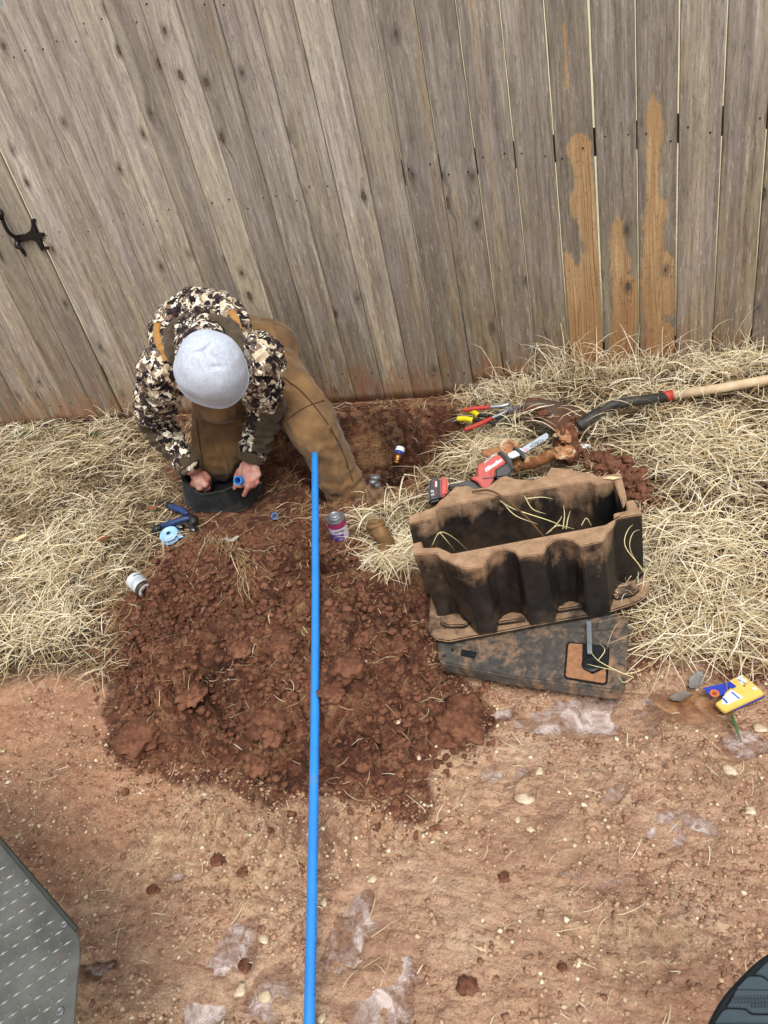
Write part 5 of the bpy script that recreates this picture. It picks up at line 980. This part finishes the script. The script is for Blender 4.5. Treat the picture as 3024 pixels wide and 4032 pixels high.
rings = [bagring(.0, .97, .95, 0), bagring(.01, 1.0, 1.0, 0), bagring(.05, 1.02, 1.02, .0), bagring(.09, 1.0, 1.0, .004), bagring(.13, .98, .98, .014), bagring(.155, .97, .96, .02), bagring(.162, .965, .95, .022), bagring(.160, .95, .93, .022, .004), bagring(.13, .95, .93, .016, .006), bagring(.08, .95, .95, .004, .006), bagring(.012, .94, .92, 0, .008)]
V = [p for r in rings for p in r]; F = [(i*nb+k, i*nb+(k+1) % nb, (i+1)*nb+(k+1) % nb, (i+1)*nb+k) for i in range(len(rings)-1) for k in range(nb)]; F += [tuple(range(nb))[::-1], tuple((len(rings)-1)*nb+k for k in range(nb))]
mk('bag_body', V, F, BAGM, bag, True)
for z, sx, w_ in ((.1585, .975, .0215), (.012, 1.01, 0)):
    r_ = bagring(z, sx, sx, w_); V, F = tube(r_+[r_[0]], .0042, 8); mk('piping', V, F, BAGM, bag, True)
pb = bagring(.07, 1.02, 1.02, 0)[2]; V, F = lathe(pb+exn*.003, exn, [(.007, 0), (.006, .003), (.003, .004)], 12); mk('snap_button', V, F, STEEL, bag, True)

# ------------------------------------------------------------------ packet
pn = Vector((.0, -.08, 1)).normalized(); po = Pz(1595, 1500, LANE+.03)
def ck(x, y): return (2700+x/2.822)/1.8228, (2500+y/2.822)/1.8228
def pk(pts, off): return [Vector(Ppl(*ck(x, y), po+np.array(pn)*off, pn)) for x, y in pts]
pa_ = thing('glove_packet', pk([(560, 650)], 0)[0], 'crumpled yellow and blue paper packet lying in the mud', 'packet')
V, F = prism(pk([(495, 500), (630, 435), (855, 625), (870, 650), (440, 850), (400, 830), (330, 760), (415, 700)], 0), pn, .012, .0015); mk('packet_body', V, F, CREAM, pa_)
def pq(pts, nm, mat, off=.0012, th=.0008): V, F = prism(pk(pts, off), pn, th); mk(nm, V, F, mat, pa_)
pq([(200, 590), (300, 565), (420, 540), (495, 515), (510, 560), (500, 600), (410, 665), (300, 690), (240, 650)], 'blue_flap', BLUEP, .0, .002); pq([(498, 520), (565, 570), (520, 600), (470, 565)], 'blue_corner', BLUEP)
pq([(410, 690), (510, 610), (640, 690), (470, 770), (400, 770)], 'text_panel', PALE); pq([(560, 480), (615, 445), (680, 510), (625, 550)], 'bar_panel', PALE); pq([(735, 590), (770, 572), (800, 598), (765, 615)], 'mark_panel', PALE)
pq([(505, 635), (515, 628), (602, 703), (590, 710)], 'printed_bar', BLUEP, .0022); pq([(405, 700), (418, 694), (470, 750), (455, 760)], 'printed_bar', BLUEP, .0022); pq([(640, 560), (655, 553), (662, 568), (648, 575)], 'printed_mark', DARKP, .0016)
for k in range(6): a_ = 575+k*14; pq([(a_, 492-k*4+k*12), (a_+4, 489-k*4+k*12), (a_+34, 512-k*4+k*12-6), (a_+30, 516-k*4+k*12-6)], 'printed_bar', DARKP, .0022, .0004)
V, F = prism(pk([(440, 862), (860, 660), (880, 680), (600, 810), (520, 835)], -.014), pn, .004); mk('blue_base', V, F, BLUEP, pa_); V, F = prism(pk([(720, 715), (868, 648), (870, 656), (725, 725)], -.005), Vector((0, -1, .3)), .001); mk('red_edge', V, F, REDM, pa_)
V, F = lathe(pk([(320, 650)], .0012)[0], pn, [(.012, 0), (.012, .001), (.006, .001), (.006, .0)], 16); mk('round_mark', V, F, plain('orange_print', '#c96a3c', .6), pa_)

# ------------------------------------------------------------------ tread plate at the lower left
zp = .45; plm = Mat('tread_plate_metal', .55, .4, .3); v_ = plm.vec(); nn_ = plm.noise(v_, 9, 5, .6); plm.col(plm.mix(plm.mr(plm.noise(v_, 30, 4, .7), .55, .7, 0, .4), plm.mix(plm.mr(nn_, .35, .65), L('#4e4f4a'), L('#6b6c66')), L('#77604a'))); plm.rough(plm.mr(nn_, .3, .7, .38, .6)); PLM = plm.m
PLH = plain('tread_lug_metal', '#9c9e9a', .45, .5, .6, var=.1)
tpt = thing('tread_plate_fender', Pz(80, 2050, zp), 'grey diamond tread plate fender in the lower left corner', 'fender')
out = [(-170, 1625), (0, 1818), (165, 2010), (172, 2035), (173, 2065), (166, 2130), (160, 2212), (152, 2420), (-500, 2420), (-500, 1625)]
V, F = prism([Pz(x_, y_, zp) for x_, y_ in out], (0, 0, 1), .005, .001); mk('plate', V, F, PLM, tpt)
outw = [Pz(x_, y_, zp)[:2] for x_, y_ in out]
def c7(x, y): return (x*.6154)/1.8228, (3250+y*.6154)/1.8228
o0 = Pz(*c7(100, 560), zp); e1 = Pz(*c7(157, 505), zp)-o0; 
va = Pz(*c7(120, 435), zp)-Pz(*c7(95, 420+0), zp)
# lattice measured from the photo: like bars repeat by (115,-5)/2 and (48,55) crop px
l0 = Pz(*c7(92, 290), zp); la = Pz(*c7(141, 345), zp)-l0; lb_ = Pz(*c7(71, 389), zp)-l0; lo_ = Pz(*c7(131, 287), zp)-l0; lug = MB()
dA = (Pz(*c7(97, 312), zp)-Pz(*c7(90, 268), zp)); dA = dA/np.linalg.norm(dA); dB = (Pz(*c7(130, 370), zp)-Pz(*c7(95, 392), zp)); dB = dB/np.linalg.norm(dB); sc_ = np.linalg.norm(la)
for i in range(-26, 27):
    for j in range(-26, 27):
        for off, dv in ((0, dA), (.5, dB)):
            c = l0+la*i+lb_*j
            if off: c = c+lo_
            if sdist(np.array([c[0]]), np.array([c[1]]), outw)[0] < .012 or c[0] < -1.75 or c[1] < .2: continue
            dv_ = Vector(dv); sd = Vector((-dv_.y, dv_.x, 0)); h_ = sc_*.27; wd_ = sc_*.06; cc = Vector(c); cc.z = zp
            lug.add([cc+dv_*h_, cc+sd*wd_, cc-dv_*h_, cc-sd*wd_, cc+dv_*h_*.35+Vector((0, 0, .0022)), cc-dv_*h_*.35+Vector((0, 0, .0022))], [(0, 1, 4), (1, 5, 4), (1, 2, 5), (2, 3, 5), (3, 4, 5), (3, 0, 4)])
lug.obj('lugs', PLH, tpt)
V, F = tube([Pz(-170, 1622, zp+.004), Pz(0, 1815, zp+.004), Pz(166, 2009, zp+.004)], .0045, 6); mk('edge_strip', V, F, plain('dark_edge', '#33352f', .6), tpt)
for q_ in ((174, 365), (413, 633), (385, 1190)):
    V, F = lathe(Pz(*c7(*q_), zp), (0, 0, 1), [(.007, 0), (.007, .002), (.0045, .003), (.0035, .0012)], 12); mk('bolt', V, F, GALV, tpt, True)
V, F = tube([Pz(-160, 1800, zp-.03), Pz(20, 2080, zp-.03), Pz(0, 2400, zp-.03)], .018, 10); mk('frame_tube', V, F, BLACKP, tpt, True)
V, F = tube([Pz(-60, 2100, zp-.03), Pz(-60, 2100, zp-.03)*np.array([1, 1, 0])+np.array([0, 0, -.06])], .016, 10); mk('support', V, F, BLACKP, tpt, True)

# ------------------------------------------------------------------ ribbed rubber step at the lower right
zs = .4
def c8(x, y): return (2700+x*.1953)/1.8228, (3700+y*.1953)/1.8228
st_ = thing('rubber_step', Pz(1640, 2180, zs), 'black rubber step with grooves and small grip squares in the lower right corner', 'step')
arc = [(440, 1700), (500, 1560), (600, 1370), (720, 1180), (850, 1010), (1000, 850), (1180, 660), (1380, 470), (1520, 360), (1659, 265)]
def s8(pts, z): return [Pz(*c8(x, y), z) for x, y in pts]
V, F = prism(s8([(380, 1850)]+arc+[(2100, 60), (2900, 60), (2900, 2200), (330, 2200)], zs), (0, 0, 1), .05, .004); mk('base', V, F, RUBD, st_)
def sr(pts, z=.006, nm='pad'): V, F = prism(s8(pts, zs+z), (0, 0, 1), .006, .0015); mk(nm, V, F, RUB, st_)
sr([(1390, 690), (1640, 440), (2100, 300), (2100, 900), (1700, 830), (1620, 760), (1540, 700)]); sr([(1020, 990), (1240, 760), (1320, 740), (1520, 745), (1600, 790), (1700, 880), (2100, 940), (2100, 1010), (1040, 998)])
sr([(830, 1350), (930, 1190), (1020, 1010), (2100, 1025), (2100, 1480), (1330, 1470), (1230, 1390), (1200, 1370)]); sr([(580, 1680), (740, 1430), (840, 1390), (1190, 1405), (1310, 1510), (2100, 1530), (2100, 1680)])
sr([(560, 1700), (2100, 1700), (2100, 2150), (420, 2150)])
sq = MB()
for r_, (y_, x0_) in enumerate(((1155, 980), (1240, 930), (1325, 1330))):
    for k in range(16):
        x_ = x0_+k*68
        if x_ < 1750: V, F = prism(s8([(x_, y_-30), (x_+48, y_-30), (x_+44, y_+26), (x_-4, y_+26)], zs+.009), (0, 0, 1), .004, .0006); sq.add(V, F)
sq.obj('grip_squares', RUB, st_)
#PERSON
# ------------------------------------------------------------------ kneeling man
man = thing('person', (-1.55, 2.62, 0), 'kneeling man in camouflage jacket and pale beanie, bent over the black bag', 'person')
v3 = lambda *a: Vector(a)
HEAD = v3(*Pz(452, 788, .75)); NECK = v3(-1.42, 2.30, .71)
shL, shR = v3(*Pz(352, 800, .64)), v3(*Pz(548, 785, .66))
elL, elR = v3(*Pz(333, 905, .38)), v3(*Pz(574, 880, .40))
wrL, wrR = v3(*Pz(410, 1010, .20)), v3(*Pz(543, 992, .22))
hpL, hpR = v3(-1.62, 2.74, .40), v3(-1.42, 2.72, .42)
knL, ftL = v3(*Pz(478, 975, .13)), v3(-1.66, 2.93, .06)
knR, anR = v3(*Pz(678, 925, .27)), v3(*Pz(752, 1062, -.02))
anR2 = v3(*Pz(765, 1100, -.12))
def caps(lst):
    mb = MB()
    for a in lst: V, F = capsule(*a[:4], 16, a[4] if len(a) > 4 else None); mb.add(V, F)
    return mb
def body_from(lst, vox, it, fold=None, fs=.05, seed=0):
    mb = caps(lst); V, F, N = remesh(mb.V, mb.F, vox, it)
    if fold:
        q = n3(V, fs, seed); q2 = n3(V*np.array([1, 1, 1.6]), fs*.45, seed+7)
        rid = 1-np.abs(q)*5; V = V+N*(fold*np.clip(rid, -1, 1)+fold*.7*np.clip(q2*3, -1, 1))[:, None]
    return V, F, N
CD = (Vector(CAM)-HEAD).normalized()
crown = Vector((CD.x*.95, CD.y*.95, CD.z+.30)).normalized()      # top of the head points at the viewer, chin tucked
face = (Vector((.05, .12, -1))-crown*Vector((.05, .12, -1)).dot(crown)).normalized()
ear = crown.cross(face).normalized()
# ---- bare body: head, neck, torso, limbs and hands in one skin
L_ = []
L_ += [(HEAD-crown*.02, HEAD+crown*.035, .086, .084), (HEAD-crown*.07+face*.03, HEAD-crown*.095+face*.045, .058, .042), (HEAD-crown*.09-face*.01, NECK, .048, .05)]
L_ += [(HEAD-crown*.045+face*.088, HEAD-crown*.065+face*.1, .012, .016)]                      # nose
for s in (-1, 1): L_ += [(HEAD-crown*.035+ear*s*.078, HEAD-crown*.06+ear*s*.078, .014, .010)]   # ears
L_ += [(NECK, v3(-1.54, 2.52, .56), .06, .12), (v3(-1.54, 2.52, .56), v3(-1.52, 2.70, .46), .12, .13), (shL+(NECK-shL)*.1, shR+(NECK-shR)*.1, .045, .045)]
L_ += [(shL, elL, .05, .042), (elL, wrL, .042, .029), (shR, elR, .05, .042), (elR, wrR, .042, .029), (hpL, knL, .085, .06), (hpR, knR, .085, .06), (knL, ftL, .055, .04), (knR, anR2, .055, .04)]
def PB(x, y, z): return Vector(Pz(*cb(x, y), z))
def finger(pts, rs): return [(a, b, r1, r2) for a, b, r1, r2 in zip(pts[:-1], pts[1:], rs[:-1], rs[1:])]
def mir(p): return p
# right-of-picture hand: back of the hand to the camera, fist closed round the pipe stub, index pointing down
k = [PB(1195, 300, 0.175), PB(1245, 345, 0.175), PB(1320, 385, 0.170), PB(1385, 385, 0.170), PB(1425, 330, 0.175)]
wr = PB(1335, 200, 0.210); pal = PB(1320, 290, 0.195)
L_ += [(wrR, wr, .028, .026), (wr, pal, .026, .027), (pal, PB(1290, 360, 0.175), .025, .017), (pal, PB(1345, 375, 0.173), .025, .017), (pal, PB(1400, 350, 0.175), .024, .016), (PB(1380, 230, 0.205), PB(1425, 330, 0.180), .02, .014), (PB(1280, 230, 0.205), PB(1230, 330, 0.180), .018, .014)]
L_ += finger([PB(1285, 375, 0.175), PB(1270, 420, 0.160), PB(1258, 440, 0.145), PB(1235, 455, 0.130)], [.0135, .0115, .0105, .009])     # middle, curled over the stub
L_ += finger([PB(1330, 395, 0.170), PB(1320, 455, 0.150), PB(1295, 510, 0.125), PB(1272, 552, 0.105)], [.0135, .0115, .010, .0085])   # index pointing down
L_ += finger([PB(1370, 385, 0.170), PB(1365, 440, 0.150), PB(1335, 468, 0.130), PB(1310, 465, 0.120)], [.013, .011, .010, .009])
L_ += finger([PB(1405, 350, 0.170), PB(1415, 410, 0.155), PB(1385, 450, 0.135), PB(1355, 455, 0.125)], [.0125, .0105, .0095, .008])
L_ += finger([PB(1235, 290, 0.185), PB(1200, 340, 0.170), PB(1190, 400, 0.155), PB(1188, 440, 0.140), PB(1170, 478, 0.125)], [.016, .0125, .0115, .0105, .008])  # thumb
# left-of-picture hand reaching into the bag
wl = PB(745, 300, 0.143); pl_ = PB(790, 390, 0.118)
L_ += [(wrL, wl, .028, .027), (wl, pl_, .027, .028), (pl_, PB(850, 430, 0.103), .026, .018), (pl_, PB(790, 465, 0.093), .026, .018), (pl_, PB(730, 430, 0.103), .026, .018), (pl_, PB(870, 370, 0.113), .024, .014)]
L_ += finger([PB(850, 420, 0.103), PB(885, 470, 0.078), PB(880, 510, 0.043), PB(865, 530, 0.030)], [.0135, .0115, .0105, .009])
L_ += finger([PB(815, 450, 0.093), PB(840, 500, 0.063), PB(835, 535, 0.030), PB(820, 550, 0.030)], [.014, .012, .0105, .009])
L_ += finger([PB(775, 455, 0.093), PB(790, 500, 0.063), PB(785, 530, 0.030), PB(775, 545, 0.030)], [.0135, .0115, .0105, .009])
L_ += finger([PB(735, 430, 0.098), PB(740, 480, 0.068), PB(738, 510, 0.038), PB(730, 525, 0.030)], [.0125, .0105, .0095, .008])
L_ += finger([PB(840, 330, 0.128), PB(885, 370, 0.108), PB(893, 420, 0.078), PB(888, 465, 0.048)], [.016, .013, .0115, .0095])
V, F, N = body_from(L_, .0034, 4); mk('body', V, F, SKIN, man, True)
# ---- trousers
T = [(hpL, knL, .14, .125), (v3(-1.50, 2.62, .40), knL+v3(.05, .03, .03), .13, .115), (hpR, knR, .125, .098), (hpL+v3(0, .02, .02), hpR+v3(0, .02, .02), .14, .14), (v3(-1.52, 2.72, .47), v3(-1.48, 2.5, .50), .15, .15), (v3(-1.5, 2.55, .42), v3(-1.5, 2.42, .42), .12, .11),
     (knL, ftL, .085, .065), (knR, anR, .095, .083), (anR, anR2, .083, .085), (knL+v3(-.02, .03, .02), knL+v3(.06, .05, .02), .08, .09)]
V, F, N = body_from(T, .008, 12, .0035, .16, 3)
q_ = n3(V*np.array([1, 1, .55]), .11, 61); V = V+N*(.0075*np.clip(1-np.abs(q_)*9, -.3, 1))[:, None]
for a, b, amp, fr in ((knR, anR, .0065, 70), (hpR, knR, .0045, 48), (hpL, knL, .0045, 55), (anR, anR2, .007, 90)):
    a, b = np.array(a), np.array(b); d = b-a; l = np.linalg.norm(d); d /= l; t = (V-a)@d; rd = V-a-t[:, None]*d; rr_ = np.linalg.norm(rd, axis=1); side = rd@np.array([.6, .2, .75])/np.maximum(rr_, 1e-3)
    w_ = np.sin(t*fr+side*1.6+n3(V, .09, 71)*9); w_ = np.clip(w_, -.2, 1)**2; mk_ = sst(-.03, .06, t)*sst(l+.02, l-.06, t)*sst(.3, .55, vn(V[:, 0]*11+V[:, 2]*7, V[:, 1]*11, 72)); V = V+N*(amp*w_*mk_)[:, None]
q = np.sin((V[:, 2]*1.0+V[:, 0]*.6)*95+n3(V, .08, 8)*9); nearR = np.exp(-(np.linalg.norm(V-np.array(anR), axis=1)/.16)**2)+.5*np.exp(-(np.linalg.norm(V-np.array(knR), axis=1)/.12)**2); V = V+N*(q*nearR*.005)[:, None]
tr = mk('trousers', V, F, DUCK, man, True)
TV_, TF_ = V, F
for p, d in ((anR2, v3(.08, -.04, -.10)), (ftL, v3(0, .02, -.01))):
    V, F, N = body_from([(p+d*.4, p+d*1.3, .06, .05), (p+d*1.2, p+d*1.2+v3(.1, -.1, -.02) if p is anR2 else p+d+v3(.03, .04, -.02), .048, .042)], .008, 4); mk('boot', V, F, plain('boot_leather', '#3a2c22', .6), man, True)
# ---- jacket
J = [(NECK+v3(0, .02, 0), HEAD-crown*.065-face*.02, .10, .098), (NECK+v3(0, .05, -.03), v3(-1.53, 2.51, .60), .135, .165), (v3(-1.53, 2.51, .60), v3(-1.58, 2.74, .50), .165, .155), (shL+(NECK-shL)*.05+v3(0, .05, -.01), shR+(NECK-shR)*.05+v3(0, .05, -.01), .098, .098),
     (shL, elL, .088, .072), (elL, elL+(wrL-elL)*.9, .070, .050), (shR, elR, .088, .070), (elR, elR+(wrR-elR)*.9, .068, .048), (v3(-1.57, 2.46, .67), v3(-1.47, 2.46, .67), .10, .10)]
V, F, N = body_from(J, .007, 8, .0065, .055, 12)
for a, b in ((elL, wrL), (elR, wrR), (shL, elL), (shR, elR)):      # gathers across the sleeves
    a, b = np.array(a), np.array(b); d = b-a; l = np.linalg.norm(d); d /= l; t = (V-a)@d; r = np.linalg.norm(V-a-t[:, None]*d, axis=1)
    m_ = sst(-.02, .04, t)*sst(l, l-.05, t)*sst(.14, .10, r); V = V+N*(m_*.0055*np.sin(t*165+n3(V, .07, 21)*7))[:, None]
jk = mk('jacket', V, F, [CAMO, OLIVE], man, True)
cen = V[F].mean(1); mi = np.zeros(len(F), int)
for a, b, outv in ((elL, wrL, v3(-1, -.1, .15)), (elR, wrR, v3(1, -.1, .1))):
    a_, b_ = np.array(a), np.array(b); d = b_-a_; l = np.linalg.norm(d); d /= l; t = (cen-a_)@d; rad = cen-a_-t[:, None]*d; rr = np.linalg.norm(rad, axis=1); o_ = np.array(outv.normalized())
    mi[(t > -.10) & (t < l*.78) & (rr < .11) & ((rad@o_)/np.maximum(rr, 1e-4) > .30)] = 1
jk.data.polygons.foreach_set('material_index', mi.astype(np.int32))
V0_, F0_ = V, F
# ---- cuffs
for a, b, in ((elL, wrL), (elR, wrR)):
    d = (b-a).normalized(); c = b-d*.038; w_ = .052; V, F = lathe(c, d, [(w_-.012, .0), (w_-.003, .001), (w_, .006), (w_, .034), (w_-.002, .038), (w_-.008, .039), (w_-.012, .03), (w_-.014, .01)], 28)
    V = np.array([list(p) for p in V]); V = V+n3(V, .03, 5)[:, None]*.004; mk('cuff', V, F[:-2], OLIVE, jk, True)
# ---- hood and collar heaped behind the head
def hoopx(c, ax, ex_, ey_, a0, a1, rx, ry, r, seg=30, ptw=0):
    out = [];
    for t in np.linspace(a0, a1, seg): out.append(c+ex_*math.cos(t)*rx+ey_*math.sin(t)*ry+ax*ptw*math.sin(t))
    return tube(out, [r*.45]+[r]*6+[r*.45], 14)
back = -face
HB = [Vector(Pz(x_, y_, z_)) for x_, y_, z_ in [(362, 770, .69), (352, 725, .71), (368, 690, .74), (410, 665, .76), (455, 662, .77), (495, 685, .76), (515, 725, .73), (520, 765, .70)]]
V, F = tube(spline(HB, 5), [.030, .046, .058, .066, .066, .055, .042, .028], 16); Vv, Ff, Nn = remesh(V, F, .007, 4); q = n3(Vv, .045, 31); Vv = Vv+Nn*(.012*np.clip(q*3, -1, 1))[:, None]; hd = mk('hood', Vv, Ff, CAMO, jk, True); Vh_, Fh_ = Vv, Ff
CB = [Vector(Pz(x_, y_, z_)) for x_, y_, z_ in [(375, 775, .72), (364, 735, .74), (380, 708, .76), (415, 697, .775), (460, 696, .78), (498, 712, .765), (512, 745, .745), (514, 780, .72)]]
V, F = tube(spline(CB, 5), [.018, .026, .028, .028, .028, .028, .024, .016], 14); Vv, Ff, Nn = remesh(V, F, .006, 3); q = n3(Vv, .04, 33); Vv = Vv+Nn*(.008*np.clip(q*3, -1, 1))[:, None]; mk('hood_lining', Vv, Ff, OLIVE, jk, True)
# ---- overall straps lying on the jacket
_V = [Vector(v) for v in V0_]+[Vector(v) for v in Vh_]; _F = [tuple(int(q_) for q_ in f) for f in F0_]+[tuple(int(q_)+len(V0_) for q_ in f) for f in Fh_]; bvh = BVHTree.FromPolygons(_V, _F)
def ribbon(px, w_, name, mat, par, off=.004):
    pts = []; nr = []
    for x_, y_ in spline([np.array([a, b, 0.]) for a, b in px], 5) and [(p[0], p[1]) for p in spline([np.array([a, b, 0.]) for a, b in px], 5)]:
        d = Vector(ray(x_, y_)).normalized(); h = bvh.ray_cast(Vector(CAM), d)
        if h[0] is None: continue
        pts.append(h[0]); nr.append(h[1])
    V = []
    for i, (p, n_) in enumerate(zip(pts, nr)):
        t = (pts[min(i+1, len(pts)-1)]-pts[max(i-1, 0)]).normalized(); s = t.cross(n_).normalized()
        for q_ in (-1, -.5, 0, .5, 1): V.append(p+n_*(off+.001*(1-q_*q_))+s*q_*w_/2)
        for q_ in (1, .5, 0, -.5, -1): V.append(p+n_*(off-.003)+s*q_*w_/2)
    F = [(i*10+j, i*10+(j+1) % 10, (i+1)*10+(j+1) % 10, (i+1)*10+j) for i in range(len(pts)-1) for j in range(10)]+[tuple(range(10)), tuple(len(V)-10+j for j in range(10))[::-1]]
    return mk(name, V, F, mat, par, True)
ribbon([(341, 700), (339, 722), (347, 750), (362, 778)], .026, 'shoulder_strap', TAN, tr, .006); ribbon([(499, 672), (510, 695), (517, 722), (519, 750)], .028, 'shoulder_strap', TAN, tr, .006)
bvh = BVHTree.FromPolygons([Vector(v) for v in TV_], [tuple(int(q_) for q_ in f) for f in TF_]); SEAM = plain('brown_stitching', '#4c361f', .9)
ribbon([(612, 815), (655, 850), (700, 905), (735, 965), (762, 1040)], .006, 'seam', SEAM, tr, .0025); ribbon([(622, 905), (660, 880), (700, 865)], .005, 'seam', SEAM, tr, .0025); ribbon([(425, 905), (432, 960), (440, 1010)], .005, 'seam', SEAM, tr, .0025)
# ---- beanie
NU, NV = 96, 72; V = []
for j in range(NV+1):
    t = j/NV; ph = t*math.radians(96)
    for i in range(NU):
        a = 2*math.pi*i/NU; ca, sa = math.cos(a), math.sin(a)            # ca along face, sa along ear
        e = (1-.03*(abs(math.sin(2*a))**2)*math.sin(ph))*(1+.05*ca)
        rf, re = .122, .114
        h = .128*math.copysign(abs(math.cos(ph))**.85, math.cos(ph)); R1 = math.sin(ph)**.92 if ph < math.pi/2 else 1-(ph-math.pi/2)*.18
        low = -.012*max(0, ca) if t > .8 else 0
        p = HEAD+crown*(h+.004-.034*t*t+low)+face*(ca*rf*R1*e+.004)+ear*(sa*re*R1*e)
        rr_ = (p-HEAD).normalized(); wv = mnoise.noise(p*9)*.006+mnoise.noise(p*22)*.003
        d1 = ca*rf*R1; d2 = sa*re*R1
        seam = -.004*math.exp(-((d2+.006)/.004)**2)*(1 if -.10 < d1 < .05 else 0)-.011*math.exp(-((d1+.016+.25*abs(d2))/.006)**2)*math.exp(-(d2/.03)**2)-.005*math.exp(-((d1-.04-.35*d2)/.007)**2)*math.exp(-((d2-.015)/.025)**2)-.007*math.exp(-((d2-.02-.4*d1)/.006)**2)*math.exp(-((d1-.03)/.03)**2)
        hem = .0035*math.exp(-((t-.975)/.022)**2)-.0025*math.exp(-((t-.93)/.01)**2)
        V.append(p+rr_*(wv+seam+hem))
F = [(j*NU+i, j*NU+(i+1) % NU, (j+1)*NU+(i+1) % NU, (j+1)*NU+i) for j in range(NV) for i in range(NU)]
n0 = len(V); V += [HEAD+(p-HEAD)*.93 for p in V[NV*NU:(NV+1)*NU]]; F += [(NV*NU+i, NV*NU+(i+1) % NU, n0+(i+1) % NU, n0+i) for i in range(NU)]
bn = mk('beanie', V, F, FLEECE, man, True); rm_ = V[NV*NU:(NV+1)*NU]; tv, tf = tube([HEAD+(p-HEAD)*1.0 for p in rm_]+[rm_[0]], .0065, 10); mk('hem', tv, tf, cloth('fleece_hem', '#a9b4c6', '#c3cddc', 30, 420, b=.003), bn, True)
for s in (-1, 1):                                       # closed lids, brows: the face is turned to the ground
    c = HEAD-crown*.03+face*.083+ear*s*.032; V, F = capsule(c-ear*.009, c+ear*.009, .010, .010, 10); mk('eyelid', V, F, SKIN, man, True)
c = HEAD-crown*.105+face*.082; V, F = capsule(c-ear*.02, c+ear*.02, .006, .006, 8); mk('mouth', V, F, plain('lips', '#a8625a', .5), man, True)
V, F, N = body_from([(HEAD-crown*.02-face*.06, HEAD-crown*.07-face*.05, .06, .045)], .006, 3); mk('hair', V, F, plain('brown_hair', '#3b2a1e', .8), man, True)
# short stub of blue pipe held in the fist, its open end to the camera
sa_ = PB(1203, 392, .192); sb_ = PB(1300, 385, .150); ring(sa_, sb_-sa_, .0175, .0125, .075, 'pipe_coupling', 'blue pipe coupling held in the man\'s hand above the bag', 'coupling')
